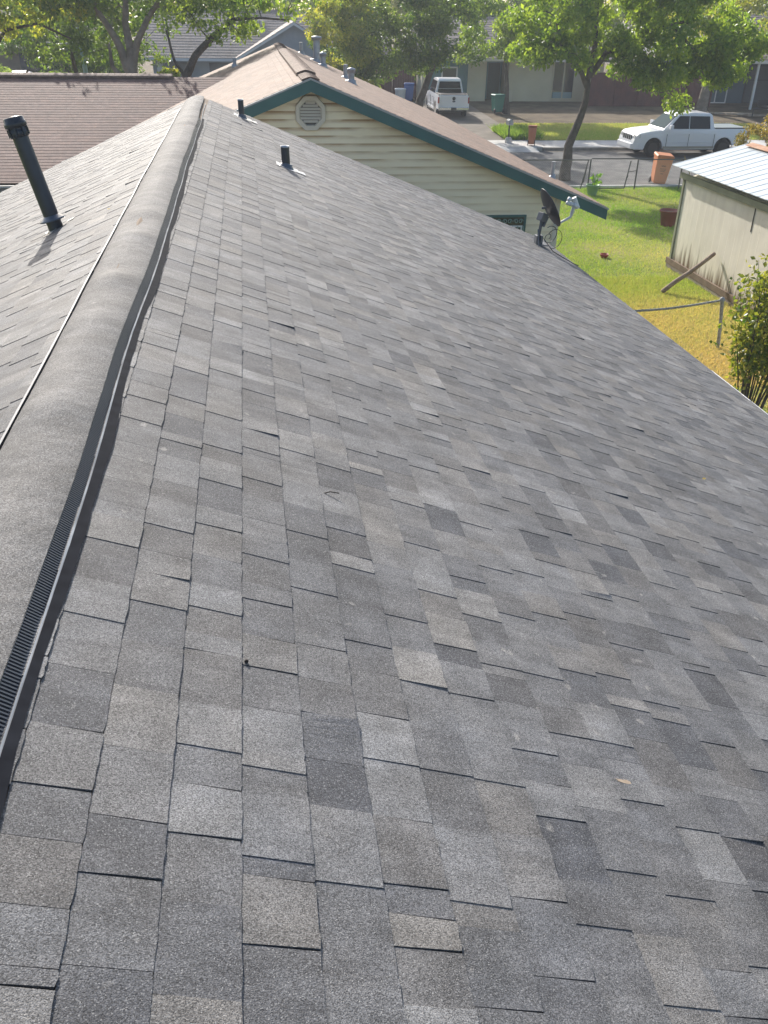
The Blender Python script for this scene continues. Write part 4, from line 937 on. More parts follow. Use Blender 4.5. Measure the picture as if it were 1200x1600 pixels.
        o_ = mb.build('headlight', m_lamp, root); o_.location = (-.03, sy * .015, 0)
        mb = MB(); mb.box((L - .13, sy * .93 - .05, .80), (L + .012, sy * .93 + .035, 1.12)); mb.build('tail_light', m_red, root, bevel=.02)
    mb = MB(); mb.box((.02, -.52, .66), (.055, .52, .92)); gr = mb.build('grille', m_blktrim, root)
    mb = MB(); mb.box((.005, -.55, .90), (.05, .55, .94)); mb.box((.005, -.55, .63), (.05, .55, .66))
    for k in range(5): mb.box((.005, -.45 + k * .225 - .01, .66), (.03, -.45 + k * .225 + .01, .90))
    mb.build('grille_frame', m_wht if not detail else m_chrome, gr)
    mb = MB(); mb.add([(-.09, -.80, .34), (-.09, .80, .34), (-.10, .82, .58), (-.10, -.82, .58), (.25, -.97, .34), (.25, .97, .34), (.25, .98, .60), (.25, -.98, .60)], ((0, 1, 2, 3), (3, 2, 6, 7), (0, 3, 7, 4), (1, 5, 6, 2), (0, 4, 5, 1))); mb.build('front_bumper', m_wht, root, bevel=.03)
    mb = MB(); mb.box((L - .02, -.93, .44), (L + .12, .93, .62)); rb = mb.build('rear_bumper', m_chrome, root, bevel=.03)
    MB().box((L + .115, -.16, .47), (L + .13, .16, .60)).build('plate_recess', m_blktrim, rb)
    mb = MB(); mb.box((L - .03, -.78, .66), (L + .004, .78, 1.19)); tg = mb.build('tailgate', m_wht, root, bevel=.015)
    mb = MB(); mb.lathe((L + .004, 0, 1.05), [(.10, 0), (.10, .014), (0, .018)], 18, (1, 0, 0)); mb.build('handle', m_blktrim, tg).scale = (1, 1, 1)
    mb = MB()
    vs = [(L + .012, math.cos(k * math.pi / 10) * .10, .90 + math.sin(k * math.pi / 10) * .042) for k in range(20)]; mb.add(vs, [tuple(range(20))]); mb.add([(v[0] - .01, v[1], v[2]) for v in vs] + vs, [(k, (k + 1) % 20, 20 + (k + 1) % 20, 20 + k) for k in range(20)]); mb.build('oval_badge', mat('badge_blue', (.03, .04, .08), .4), tg)
    mb = MB(); mb.box((CR + .06, -.80, 1.215), (L - .10, .80, 1.255)); mb.build('bed_cover', m_cover if not detail else m_blktrim, root, bevel=.012)
    for sy in (-1, 1): MB().box((CR + .03, sy * .885 - .035, 1.19), (L - .08, sy * .885 + .035, 1.262)).build('bed_rail', m_blktrim, root, bevel=.01)
    if not detail: MB().tube([(3.86, -.5, T - .15), (3.50, -.55, T + .25)], .008, 5).build('antenna', m_blktrim, root)
    else: MB().box((WB0 + ar, -HWd * .97 - .02, .25), (WB1 - ar, -HWd * .97 + .10, .30)).build('running_board', m_blktrim, root)
    return root
pk = pickup((16.72, 39.95, 0), R_(.6), 'white crew-cab pickup parked side-on along the far kerb of the street'); pk.scale = (.935, .935, .95)
pk = pickup((11.22, 55.5, .37), R_(-92.0), 'white pickup seen from behind, parked nose-in at the blue garage', L=5.6, tall=1.98, detail=1); pk.scale = (.9, .88, .95)
# ------------------------------------------------------------------ houses across the street
m_stucco = mat('cream_stucco', ((.50, .46, .35), (.60, .56, .44)), .85, noise=.8, bump=(25, .01))
m_teal = mat('teal_panel', ((.075, .17, .20), (.11, .22, .25)), .6, noise=2)
m_tealtrim = mat('teal_trim', (.06, .20, .22), .55)
m_groof = shingle_mat('grey_roof', (.21, .18, .16), (.34, .30, .27), (1.08, 1, .9), 60, .4, bumpd=.003)
m_glass = mat('window_glass', (.02, .025, .032), .08, .7)
m_brickd = mat('brown_brick', ((.16, .10, .07), (.24, .16, .11)), .9, noise=6)
def opening(root, x0, x1, z0, z1, y, fm, gm, mull=1, name='window', ft=.06, rail=None):
    f = MB()
    f.box((x0, y - .05, z1 - ft), (x1, y - .005, z1)); f.box((x0, y - .05, z0), (x1, y - .005, z0 + ft)); f.box((x0, y - .05, z0 + ft), (x0 + ft, y - .005, z1 - ft)); f.box((x1 - ft, y - .05, z0 + ft), (x1, y - .005, z1 - ft))
    for k in range(mull): xm = x0 + (x1 - x0) * (k + 1) / (mull + 1); f.box((xm - ft / 2, y - .045, z0 + ft), (xm + ft / 2, y - .01, z1 - ft))
    if rail: f.box((x0 + ft, y - .044, rail), (x1 - ft, y - .011, rail + ft))
    w_ = f.build(name, fm, root); MB().box((x0 + ft, y - .022, z0 + ft), (x1 - ft, y - .004, z1 - ft)).build('pane', gm, w_); return w_
EG = .62; YE = 57.6
he = empty('house', (17, 60, EG), 'cream and teal one-storey house across the street behind the leafy trees', 'house')
MB().box((13.4, YE, EG - .3), (14.55, YE + 8, 3.05)).build('wall', m_stucco, he)
MB().box((15.95, YE, EG - .3), (22.0, YE + 8, 3.05)).build('wall', m_stucco, he)
MB().box((14.55, YE + 1.6, EG - .3), (15.95, YE + 1.75, 3.0)).build('wall', m_teal, he)
mb = MB(); mb.box((15.05, YE + 1.55, EG), (15.8, YE + 1.59, EG + 2.05)); dr = mb.build('door', mat('dark_teal_door', (.03, .08, .085), .5), he); MB().lathe((15.15, YE + 1.54, EG + 1.0), [(.03, 0), (.03, .03), (0, .04)], 10, (0, -1, 0)).build('handle', m_chrome, dr)
MB().box((10.55, YE - .02, EG - .3), (10.95, YE + 8, 3.02)).build('wall', m_stucco, he)
mb = MB(); mb.box((10.95, YE + .06, EG - .3), (13.4, YE + .2, 3.0))
x = 11.0
while x < 13.35: mb.box((x, YE + .045, EG - .2), (x + .02, YE + .058, 2.85)); x += .2
mb.build('garage_front', m_teal, he)
MB().box((10.95, YE + .02, 2.72), (13.4, YE + .044, 2.84)).build('trim', m_tealtrim, he)
opening(he, 11.75, 12.75, EG + .02, 2.52, YE + .04, mat('white_frame', (.68, .70, .70), .5), m_glass, 0, 'door', .08, rail=1.75)
opening(he, 18.72, 20.2, EG + .12, 2.95, YE, m_stucco, m_glass, 1, 'window', .09)
mb = MB(); mb.box((18.85, YE - .03, EG + .20), (20.08, YE - .024, EG + .55)); mb.build('window_panel', mat('pale_blue_panel', (.20, .32, .36), .5), he)
opening(he, 16.9, 17.9, 1.45, 2.55, YE, m_stucco, m_stucco, 0, 'window', .05) if False else None
mb = MB(); mb.box((15.75, YE - .25, EG - .3), (16.2, YE - .01, EG + .62)); mb.build('planter', m_stucco, he)
def gable_x(root, x0, x1, y0, y1, ze, zr, m, seed, expo=.30, name='shingle_slope', fasc=None):
    """roof with its ridge along x"""
    ym = (y0 + y1) / 2; t = (zr - ze) / (ym - y0); c, s_ = math.cos(math.atan(t)), math.sin(math.atan(t)); L_ = (ym - y0) / c
    shingles(name, m, root, (x0, ym, zr), (1, 0, 0), (0, -c, -s_), x1 - x0, L_, expo, (.4, .8), seg=1, seed=seed, hb=.016, hov=0, pov=0, lift=0, tone=(.1, .9))
    shingles(name, m, root, (x0, ym, zr), (1, 0, 0), (0, c, -s_), x1 - x0, L_, expo * 3, (1.5, 3), seg=1, seed=seed + 1, hb=.016, hov=0, pov=0, lift=0, tone=(.1, .9))
    MB().prism([(x0 + .02, y0, ze - .12), (x0 + .02, y0, ze - .02), (x0 + .02, ym, zr - .03), (x0 + .02, y1, ze - .02), (x0 + .02, y1, ze - .12)], (x1 - x0 - .04, 0, 0)).build('roof_deck', fasc or m_trim, root)
    MB().prism([(x0 + .01, ym - .2, zr - .2 * t + .02), (x0 + .01, ym, zr + .05), (x0 + .01, ym + .2, zr - .2 * t + .02)], (x1 - x0 - .02, 0, 0)).build('ridge_cap', m, root)
    MB().box((x0 + .05, y0 - .03, ze - .16), (x1 - .05, y0 - .004, ze - .01)).build('fascia', fasc or m_trim, root)
gable_x(he, 10.2, 22.6, YE - .7, YE + 8.6, 3.02, 5.1, m_groof, 40)
fixw(he)
# dark red fence between the two houses
rf = empty('fence', (24.5, 55.5, EG), 'dark red board fence in deep shade between the cream house and the brown-roofed one', 'fence')
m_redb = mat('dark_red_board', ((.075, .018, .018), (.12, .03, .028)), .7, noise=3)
for k in range(-1, 4):
    mb = MB(); x0 = 22.1 + k * 1.55
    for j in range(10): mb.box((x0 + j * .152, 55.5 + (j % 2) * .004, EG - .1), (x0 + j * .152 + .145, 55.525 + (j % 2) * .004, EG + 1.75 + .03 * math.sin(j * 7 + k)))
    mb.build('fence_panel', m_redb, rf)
for k in range(-1, 5): MB().box((22.02 + k * 1.55, 55.40, EG - .1), (22.10 + k * 1.55, 55.49, EG + 1.85)).build('post', m_redb, rf)
fixw(rf)
lf_ = empty('fence', (8.6, 59.2, EG), 'dark red-brown board fence in the shade left of the blue garage', 'fence')
for k in range(3):
    mb = MB(); x0 = 5.9 + k * 1.55
    for j in range(10): mb.box((x0 + j * .152, 59.2 + (j % 2) * .004, EG - .1), (x0 + j * .152 + .145, 59.225 + (j % 2) * .004, EG + 2.0 + .02 * math.sin(j * 5 + k)))
    mb.build('fence_panel', m_redb, lf_)
fixw(lf_)
# right-hand house with carport
FG = .62; hf = empty('house', (32, 58, FG), 'brown-roofed house with a dark carport and white posts at the right edge of the photo', 'house')
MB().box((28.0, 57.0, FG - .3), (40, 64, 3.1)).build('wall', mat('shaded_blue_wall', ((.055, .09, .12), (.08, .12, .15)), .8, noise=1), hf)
opening(hf, 28.6, 30.1, FG, FG + 2.1, 57.0, mat('white_frame', (.68, .70, .70)), mat('door_blue', (.04, .09, .12), .5), 1, 'door', .07)
opening(hf, 31.2, 34.6, FG + .02, FG + 2.2, 57.0, m_blktrim, mat('garage_dark', (.04, .045, .055), .6), 0, 'garage_door', .08, rail=FG + 1.3)
for x in (30.35, 31.6, 34.8): MB().box((x, 54.3, FG - .2), (x + .12, 54.42, 3.0)).build('porch_post', mat('white_frame', (.68, .70, .70)), hf)
MB().beam((28.0, 54.36, 3.08), (40, 54.36, 3.08), .12, .16).build('porch_beam', m_trim, hf)
gable_x(hf, 27.4, 41, 53.8, 66, 3.2, 6.0, shingle_mat('tan_roof', (.20, .165, .15), (.32, .27, .25), (1.08, 1, .9), 60, .4), 50)
fixw(hf)
# small trailer frame with tyres, and timbers on the ground
tr = empty('utility_trailer', (30.6, 51.4, gz(51.4)), 'small black utility trailer with a pale wheel standing on the dirt at the right', 'trailer', None, R_(10)); g0 = 0
mb = MB(); mb.box((-1.2, -.55, .45), (1.0, .55, .52)); mb.box((-1.2, -.57, .53), (1.0, -.53, .85)); mb.box((-1.2, .53, .53), (1.0, .57, .85)); mb.box((.97, -.53, .53), (1.0, .53, .85)); mb.build('bed', m_blktrim, tr)
mb = MB(); mb.tube([(-1.2, .4, .46), (-1.9, 0, .42)], .035, 6); mb.tube([(-1.2, -.4, .46), (-1.9, 0, .42)], .035, 6); mb.tube([(-1.82, 0, .44), (-1.82, 0, 0)], .03, 6); mb.build('drawbar', m_blktrim, tr)
for sy in (-1, 1):
    w_ = MB().lathe((.25, sy * .66, .31), [(.17, -.08), (.29, -.09), (.31, -.05), (.31, .05), (.29, .09), (.17, .08)], 22, (0, sy, 0)).build('wheel', m_tire, tr)
    MB().lathe((.25, sy * .66, .31), [(.175, .06), (.12, .03), (.05, .05), (0, .06)], 18, (0, sy, 0)).build('rim', mat('pale_rim', (.5, .5, .48), .4), w_)
for k in range(6):
    rnd = random.Random(k + 3); x = 27.2 + k * .42; y = 52.5 - k * .22 + rnd.uniform(-.2, .2); a = rnd.uniform(-.5, .1); L_ = rnd.uniform(1.2, 2.2)
    o = MB().box((-L_ / 2, -.05, 0), (L_ / 2, .05, .06 + .01 * k)).build('timber', mat('pale_timber', ((.25, .20, .15), (.42, .36, .29)), .85, noise=6), bevel=.004); o.location = (x, y, gz(y) + .01 + .002 * k); o.rotation_euler = (0, 0, a)
    tag(o, 'old pale timber lying in the scattered heap on the dirt behind the white pickup', 'timber', 'old timbers on the dirt across the street')
# blue-grey house beyond the brown roofs
DG = .55; hd = empty('house', (-1, 62, DG), 'blue-grey house with a grey shingle roof and white gutter beyond the brown roofs', 'house')
m_blue = mat('blue_grey_siding', ((.17, .22, .28), (.22, .27, .33)), .75, noise=1.5)
m_wtrim = mat('cool_white_trim', (.50, .56, .62), .5)
MB().box((-5.6, 60.8, DG - .3), (8.5, 69, 2.6)).build('wall', m_blue, hd)
for a, b in ((-4.6, -3.3), (-2.2, -.9), (.3, 1.5)): MB().box((a, 60.74, DG + .1), (b, 60.79, 2.45)).build('wall_panel', mat('dark_blue_panel', ((.06, .075, .10), (.09, .11, .14)), .7, noise=2), hd)
mb = MB(); mb.box((-5.35, 60.66, DG - .2), (-5.0, 60.79, 2.55)); mb.build('corner_post', m_wtrim, hd)
gable_x(hd, -6.1, 9.2, 60.0, 69.6, 2.72, 5.25, m_groof, 60, fasc=m_wtrim)
for x, h in ((.75, .28), (1.1, .18)): MB().box((x, 63.4, 4.3), (x + .28, 63.75, 4.62 + h * .4)).build('roof_vent', m_galv, hd)
# its front gable
GXc, GZ, GY = 2.96, 4.72, 58.6; t_ = .56
mb = MB(); mb.prism([(GXc - 3.55, GY, GZ - t_ * 3.55), (GXc, GY, GZ), (GXc + 3.55, GY, GZ - t_ * 3.55), (GXc + 3.55, GY, GZ - t_ * 3.55 - .14), (GXc, GY, GZ - .15), (GXc - 3.55, GY, GZ - t_ * 3.55 - .14)], (0, .05, 0)); mb.build('rake_board', m_wtrim, hd)
MB().prism([(GXc - 3.2, GY + .4, DG - .3), (GXc + 3.2, GY + .4, DG - .3), (GXc + 3.2, GY + .4, 2.8), (GXc, GY + .4, GZ - .15), (GXc - 3.2, GY + .4, 2.8)], (0, 3, 0)).build('gable_wall', m_blue, hd)
MB().box((GXc + 1.9, GY + .35, DG), (GXc + 2.3, GY + .39, 3.4)).build('gable_trim', m_wtrim, hd)
ct, st_ = math.cos(math.atan(t_)), math.sin(math.atan(t_))
for sg in (-1, 1): shingles('shingle_slope', m_groof, hd, (GXc, GY - .02, GZ + .03), (0, 1, 0), (sg * ct, 0, -st_), 4.6, 3.55 / ct, .3, (.4, .8), seg=1, seed=66 + sg, hb=.016, hov=0, pov=0, lift=0)
fixw(hd)
# tan house at the far left with its hip roof in the trees
hg = empty('house', (-13, 62, .55), 'dark tan house mostly hidden in the shade of the trees at the left', 'house')
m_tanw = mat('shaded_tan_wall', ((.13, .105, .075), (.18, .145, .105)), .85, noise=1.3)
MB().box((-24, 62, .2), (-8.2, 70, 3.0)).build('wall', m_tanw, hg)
MB().box((-13.6, 61.9, .5), (-11.2, 61.98, 2.8)).build('garage_door', mat('dark_plank', ((.035, .04, .05), (.06, .06, .07)), .8, noise=4), hg)
for x in (-13.0, -12.2, -11.4): MB().box((x, 61.84, .5), (x + .25, 61.895, 2.85)).build('post', mat('dull_post', (.11, .09, .085), .8), hg)
gable_x(hg, -24.6, -7.8, 61.2, 70.8, 3.1, 5.3, mat('hazel_roof', ((.28, .23, .17), (.40, .33, .25)), .9, noise=2) and shingle_mat('sand_roof', (.25, .2, .155), (.40, .33, .26), (1.08, 1, .9), 60, .4), 70, fasc=m_tanw)
fixw(hg)
# green steel pole with insulators standing behind the wing
gpz = empty('utility_pole', (-6.0, 38, 0), 'pale green steel pole standing among the branches behind the brown roof at the left', 'pole')
MB().tube([(-6.12, 38, 0), (-6.02, 38, 3.3), (-6.07, 38, 4.75)], [.10, .085, .075], 12).build('pole', mat('pale_green_steel', ((.16, .26, .24), (.22, .33, .31)), .5, noise=3), gpz)
mb = MB(); mb.lathe((-6.06, 38, 4.2), [(.10, 0), (.13, .03), (.10, .06)], 12); mb.tube([(-6.06, 38, 4.25), (-6.9, 37.6, 4.2), (-7.2, 37.5, 4.26)], .03, 6); mb.build('bracket', m_galv, gpz)
fixw(gpz)
# white car in a driveway, only its top shows over the wing
wc = empty('parked_car', (-13.0, 58.6, .55), 'white car parked at the far left, its roof just showing over the brown ridge', 'car', None, R_(90))
def car_loft(root, name, secs, m, bevel=.05):
    mb = MB(); vs = []; n = 8
    for x, w_, z0, z1 in secs: vs += [(x, -w_, z0), (x, w_, z0), (x, w_ , z0 + (z1 - z0) * .55), (x, w_ * .90, z1 - .02), (x, w_ * .5, z1 + .01), (x, -w_ * .5, z1 + .01), (x, -w_ * .90, z1 - .02), (x, -w_, z0 + (z1 - z0) * .55)]
    k = len(secs); mb.add(vs, [(i * n + j, (i + 1) * n + j, (i + 1) * n + (j + 1) % n, i * n + (j + 1) % n) for i in range(k - 1) for j in range(n)] + [tuple(range(n)), tuple(range((k - 1) * n, k * n))[::-1]], True); return mb.build(name, m, root)
car_loft(wc, 'body', [(-2.2, .75, .35, .70), (-2.1, .86, .28, .82), (-1.0, .90, .25, .98), (1.4, .90, .25, 1.02), (2.2, .86, .30, .95), (2.3, .78, .4, .7)], m_wht)
car_loft(wc, 'cabin', [(-1.15, .78, .95, 1.0), (-.45, .70, .95, 1.42), (.2, .68, .95, 1.50), (1.0, .68, .95, 1.46), (1.85, .74, .95, 1.02)], m_wht)
for sy in (-1, 1):
    MB().prism([(-.85, sy * .79, 1.03), (1.45, sy * .79, 1.05), (1.0, sy * .71, 1.38), (-.35, sy * .71, 1.36)], (0, sy * .01, 0)).build('side_window', m_tint, wc)
    for x in (-1.4, 1.45): wheel(wc, x, sy * .80, .33, sy, m_rimb)

# ------------------------------------------------------------------ trees
m_bark = mat('bark', ((.055, .045, .038), (.13, .11, .095)), .95, .2, noise=5, bump=(18, .04))
m_barkl = mat('pale_bark', ((.13, .11, .09), (.26, .225, .185)), .95, .2, noise=4, bump=(18, .03))
m_lf = mat('leaf_green', ((.055, .115, .02), (.19, .26, .05)), .4, .5, attr='tone', trans=.5)
m_lfy = mat('leaf_yellow_green', ((.07, .13, .022), (.27, .27, .06)), .4, .5, attr='tone', trans=.5)
m_lfd = mat('leaf_dark', ((.032, .075, .02), (.13, .19, .04)), .4, .5, attr='tone', trans=.42)
m_lfb = mat('leaf_bush', ((.045, .10, .016), (.26, .25, .06)), .35, .5, attr='tone', trans=.4)
tree('tree', (11.75, 33.5, 0), [(0, 0, -.1), (.05, 0, 1.2), (.40, 0, 2.2), (.52, 0, 3.0), (.55, .1, 3.6)],
     [(-.3, 0, 5.6, 2.2, 2.0, 1.3), (1.6, .2, 5.7, 2.2, 2.2, 1.4), (3.6, 0, 5.0, 2.2, 2.0, 1.6), (5.2, .2, 4.6, 1.8, 1.6, 1.3), (2.8, -.3, 3.6, 1.1, 1.0, .55), (4.3, 0, 3.3, 1.0, .9, .75), (-1.4, 0, 4.7, .9, .9, .7), (1.5, 0, 7.4, 3.8, 3, 1.6), (6.3, 0, 4.6, .8, .8, .8), (-.6, 0, 4.5, 1.5, 1.3, .7), (1.2, .3, 4.3, 1.2, 1.2, .6), (5.3, 0, 3.9, 1.0, 1.0, .8), (2.6, .2, 4.3, 1.4, 1.2, .7)],
     'tree with a slanting dark trunk and broad light green crown in front of the street', m_lf, m_bark, ncl=215, n_per=175, size=.17, seed=2, rt=.19, cr=.5, group='tree',
     limbs=[([(.5, 0, 3.2), (.15, 0, 3.75), (-.6, .1, 4.5), (-.9, .2, 5.4)], .10), ([(.55, .1, 3.5), (1.1, .1, 4.3), (2.6, .2, 5.0), (3.8, 0, 5.3)], .11), ([(.55, .1, 3.5), (.6, 0, 4.6), (.5, .1, 6.0)], .12), ([(2.0, 0, 4.7), (2.9, -.1, 3.9), (3.6, -.2, 3.6)], .05), ([(3.3, 0, 5.2), (4.4, 0, 4.4), (4.9, 0, 3.6)], .06)])
def gt_(x, y): return (x, y, gz(y) - .1)
# dark dense trees behind the brown ridge
tree('tree', gt_(8.2, 46.5), [(0, 0, 0), (.25, 0, 1.5), (.7, 0, 2.6), (1.2, 0, 3.6)], [(-2.7, 0, 3.6, 2.4, 2, 2.0), (-.6, 0, 4.2, 2.2, 2, 1.8), (1.4, 0, 4.6, 2.2, 1.8, 1.6), (-2.6, 0, 2.3, 1.5, 1.5, 1.2), (-.4, 0, 6.2, 3.8, 3, 1.6)],
     'dense dark green tree rising right behind the brown ridge, its trunk slanting in the shade', m_lfd, m_bark, ncl=150, n_per=190, size=.17, seed=5, rt=.24, cr=.62)
tree('tree', gt_(4.9, 45.0), [(0, 0, 0), (0, 0, 1.8), (-.1, 0, 3.2)], [(0, 0, 3.9, 1.3, 1.4, 1.9), (-.5, 0, 5.2, 1.6, 1.5, 1.5)],
     'bright yellow-green tree just right of the blue-grey gable', m_lfy, m_bark, ncl=55, n_per=170, size=.16, seed=6, rt=.14, cr=.5)
tree('tree', gt_(14.6, 52.5), [(0, 0, 0), (-.1, 0, 1.2), (-.2, 0, 2.2), (-.35, 0, 3.0)], [(-1.2, 0, 4.3, 1.9, 1.6, 1.2), (.8, 0, 4.0, 2.1, 1.6, 1.3), (2.2, 0, 4.9, 1.9, 1.6, 1.2), (0, 0, 5.8, 3.2, 2, 1.4)],
     'light green tree with a thin dark trunk in front of the cream house wall', m_lf, m_bark, ncl=110, n_per=150, size=.19, seed=7, rt=.17, cr=.6)
tree('tree', gt_(26.8, 53.5), [(0, 0, 0), (.1, 0, 1.8), (.1, 0, 3.4)], [(-1.5, 0, 4.8, 2.6, 2, 1.3), (1.5, 0, 4.4, 2.4, 2, 1.5), (0, 0, 6.4, 3.2, 2.5, 1.4)],
     'tree with a pale brown trunk behind the white pickup', m_lfy, m_barkl, ncl=90, n_per=130, size=.2, seed=8, rt=.3, cr=.65)
# big trees at the left
tree('tree', (-3.45, 30.5, 0), [(0, 0, 0), (0, 0, 2.4), (-.02, 0, 3.7), (.05, 0, 4.4)], [(-2.2, 0, 6.2, 2.4, 2, .9), (0, .5, 6.3, 2.4, 2, 1.0), (1.6, 0, 5.9, 1.4, 1.5, .7), (-.5, 1, 5.2, 1.2, .8, .4)],
     'large tree with a thick forked pale trunk right behind the brown wing roof', m_lfd, m_barkl, ncl=90, n_per=120, size=.14, seed=9, rt=.33, cr=.5,
     limbs=[([(0, 0, 3.6), (.22, 0, 4.5), (.65, 0, 5.2), (1.3, 0, 6)], .13), ([(-.03, 0, 3.6), (-.35, 0, 4.6), (-.9, 0, 5.6)], .15), ([(.0, 0, 3.8), (-.02, .1, 5), (.1, .1, 6.2)], .14), ([(-.1, 0, 3.2), (-.55, -.1, 3.9), (-.58, -.1, 4.5)], .09)])
tree('tree', (-1.75, 29.8, 0), [(0, 0, 0), (-.1, 0, 2.8), (-.05, 0, 3.7), (.30, 0, 4.25), (.95, 0, 4.85), (1.5, 0, 5.2)], [(1.2, 0, 5.0, .9, .6, .40), (1.9, 0, 5.5, 1.2, 1, .5), (.7, 0, 5.7, 1.4, 1, .5), (3.0, 0, 5.75, 1.2, 1, .4), (1.0, 0, 6.6, 2.5, 2, .7)],
     'tree whose single dark limb leans right across the grey roof of the blue-grey house', m_lf, m_bark, ncl=60, n_per=75, size=.14, seed=10, rt=.17, cr=.38,
     limbs=[([(-.05, 0, 3.65), (-.35, 0, 4.1), (-.5, 0, 4.9)], .06), ([(1.5, 0, 5.2), (2.3, 0, 5.25), (3.1, 0, 5.2)], .05)])
tree('tree', (-7.6, 31.0, 0), [(0, 0, 0), (0, 0, 2.5), (-.1, 0, 3.8), (-.3, 0, 4.6)], [(-.6, 0, 5.4, 1.7, 1.5, .75), (1.0, 0, 5.3, 1.4, 1.3, .6), (-.3, 0, 4.7, 1.1, .8, .35), (2.2, 0, 5.7, 1.2, 1, .5), (0, 0, 6.4, 3, 2, .8)],
     'tree with sparse yellow-green leaves hanging into the top left corner', m_lfy, m_bark, ncl=80, n_per=95, size=.14, seed=12, rt=.16, cr=.42,
     limbs=[([(-.1, 0, 4.0), (.5, 0, 4.8), (1.5, 0, 5.0), (2.4, 0, 4.6)], .06), ([(.2, 0, 2.9), (1.0, 0, 3.75), (2.0, 0, 3.45)], .05), ([(-.1, 0, 3.9), (-.6, 0, 4.5), (-1.5, 0, 4.8)], .05)])
tree('tree', (-6.1, 36.5, 0), [(0, 0, 0), (.1, 0, 2.5), (-.1, 0, 4.0)], [(-.5, 0, 4.9, 1.8, 1.2, 1.1), (1.0, 0, 4.6, 1.4, 1.2, 1.3), (2.5, 0, 5, 1.5, 1.2, 1.3), (0, 0, 6.3, 3, 2, 1.0)],
     'dark leafy tree beside the pale green pole behind the brown wing', m_lfd, m_bark, ncl=90, n_per=110, size=.15, seed=13, rt=.15, cr=.5)
tree('tree', (-8.6, 48.5, .3), [(0, 0, 0), (.1, 0, 1.8), (.1, 0, 3.4)], [(0, 0, 3.0, 1.8, 1.4, 1.9), (1.7, 0, 3.6, 1.6, 1.3, 1.9), (-1.9, 0, 4.2, 1.7, 1.3, 1.3), (0, 0, 5.6, 3.2, 2, 1.3)],
     'dense shady tree filling the gap left of the blue-grey house', m_lfd, m_bark, ncl=110, n_per=150, size=.18, seed=14, rt=.2, cr=.6)
rnd = random.Random(77)
for k, (x, y, z, rr) in enumerate(((-30, 74, 6.5, 4.5), (-20, 76, 6.2, 4.5), (-10.5, 73, 6.3, 4), (-3, 78, 6.6, 4.5), (5, 76, 6.5, 4), (12, 78, 7, 4.5), (19, 75, 6.6, 4.2), (26.5, 76, 6.8, 4.5), (34, 77, 7, 4.5), (42, 75, 6.6, 4.5), (51, 78, 7, 5), (-41, 76, 7, 5))):
    tree('tree', (x, y, .5), [(0, 0, 0), (.2, 0, 2.2), (.1, 0, 4)], [(0, 0, z, rr, 3, 2.8), (rr * .4, 0, z - 1.8, rr * .7, 2.4, 1.8), (-rr * .5, 0, z - 1.5, rr * .6, 2.4, 1.6)],
         'tree in the row of far trees closing the view behind the houses', (m_lfd, m_lf, m_lfy)[k % 3], m_bark, ncl=70, n_per=90, size=.32, seed=90 + k, rt=.25, cr=.95, group='far trees behind the houses')
# shrubs
def stem_bush(name, loc, n, h, spread, label, m, size, seed, npl=30, group=None, lean=(0, 0), cr=.14, bark=None):
    rnd = random.Random(seed); root = empty(name, loc, label, 'bush', group); mb = MB(); cl = []
    for k in range(n):
        a = rnd.uniform(0, 6.28); r = spread * rnd.uniform(.2, 1); hh = h * rnd.uniform(.7, 1.05) * (1 - .3 * r / spread)
        b0 = Vector((math.cos(a) * r * .3, math.sin(a) * r * .3, 0)); tp = Vector((math.cos(a) * r + lean[0], math.sin(a) * r * .8 + lean[1], hh))
        pts = [b0, b0.lerp(tp, .35) + Vector((rnd.gauss(0, .04), rnd.gauss(0, .04), .05)), b0.lerp(tp, .7) + Vector((rnd.gauss(0, .05), rnd.gauss(0, .05), .03)), tp]; mb.tube(pts, [.014, .010, .007, .003], 5, cap=False)
        for t in [.3 + .1 * i for i in range(8)]:
            i = min(2, int(t * 3)); p = pts[i].lerp(pts[i + 1], t * 3 - i if t < 1 else 1)
            cl.append(p + Vector((rnd.gauss(0, .06), rnd.gauss(0, .06), 0)))
            if rnd.random() < .4: q = p + Vector((rnd.gauss(0, .14), rnd.gauss(0, .14), .12)); mb.tube([p, q], .003, 4, cap=False); cl.append(q)
    mb.build('stem', bark or m_bark, root); leaves_mesh('foliage', m, root, cl, [cr * rnd.uniform(.6, 1.3) for _ in cl], npl, size, seed, .25, 1.0); return root
stem_bush('bush', (7.80, 12.05, 0), 26, 2.85, .70, 'tall slender bush with glossy green and yellow leaves beside the near fence post', m_lfb, .095, 31, npl=13, lean=(.05, 0), cr=.17)
stem_bush('bush', (8.6, 12.4, 0), 22, 3.0, .7, 'leafy bush at the right edge next to the slender glossy one', m_lfb, .095, 32, npl=13, cr=.17)
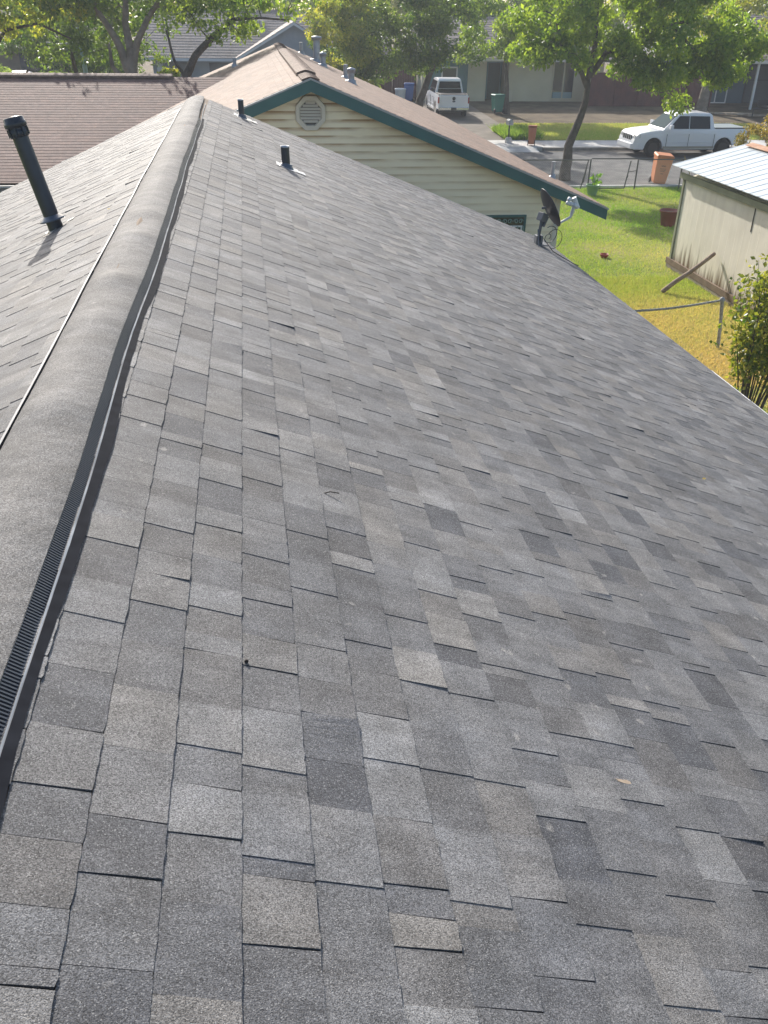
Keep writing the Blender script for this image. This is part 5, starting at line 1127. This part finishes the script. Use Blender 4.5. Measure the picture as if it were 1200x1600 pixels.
tree('bush', (20.4, 34.4, 0), [(0, 0, 0), (0, 0, .6), (.1, 0, 1.1)], [(0, 0, 1.25, 1.35, 1.1, .85), (.8, 0, 1.5, 1.0, .9, .75)], 'yellow-brown bush behind the metal shed roof by the pickup tail', mat('leaf_autumn', ((.08, .085, .02), (.26, .19, .05)), .5, .4, attr='tone', trans=.35), m_bark, ncl=60, n_per=110, size=.10, seed=41, rt=.05, cr=.28, cat='bush')
tree('bush', (-13.9, 56.5, .5), [(0, 0, 0), (0, 0, .6), (0, 0, 1.0)], [(0, 0, 1.2, 1.4, 1, .75)], 'rounded green hedge bush at the far left above the brown ridge', m_lf, m_bark, ncl=50, n_per=120, size=.10, seed=42, rt=.05, cr=.3, cat='bush', squash=.9)
tree('bush', (-4.0, 36.0, 0), [(0, 0, 0), (.5, 0, 1.8), (.9, 0, 2.6)], [(1.1, 0, 3.3, .45, .4, .35)], 'small bright yellow-green sprig between the thick trunk and the blue-grey house', m_lfy, m_bark, ncl=14, n_per=80, size=.12, seed=43, rt=.04, cr=.18, cat='bush')
tree('bush', (-6.9, 57.5, .5), [(0, 0, 0), (0, 0, .8), (.1, 0, 1.4)], [(0, 0, 1.5, 1.6, 1, 1.5), (-1.6, 0, 1.6, 1.3, 1, 1.4)], 'added dark shrub that puts shade into the gap between the thick trunk and the blue-grey house', m_lfd, m_bark, ncl=50, n_per=130, size=.14, seed=46, rt=.06, cr=.42, cat='bush')  # invented shrub, put in to cover bright ground with dark shade
stem_bush('bush', (5.95, 16.6, 0), 14, .55, .38, 'low leafy plants at the foot of the cream house corner', m_lf, .06, 44, npl=18, cr=.12)

# ------------------------------------------------------------------ even air volume added to stand in for veiling lens glare
hz = MB().box((-320, -210, -3), (320, 520, 22)).build('glare_veil', bpy.data.materials.new('glare_veil_air')); hz['kind'] = 'stuff'
hm = hz.data.materials[0]; hm.use_nodes = True; t = hm.node_tree; t.nodes.remove(t.nodes['Principled BSDF'])
pv = t.nodes.new('ShaderNodeVolumePrincipled'); pv.inputs['Color'].default_value = (.86, .92, 1, 1); pv.inputs['Density'].default_value = .0011; pv.inputs['Anisotropy'].default_value = .3
t.links.new(pv.outputs[0], t.nodes['Material Output'].inputs['Volume'])
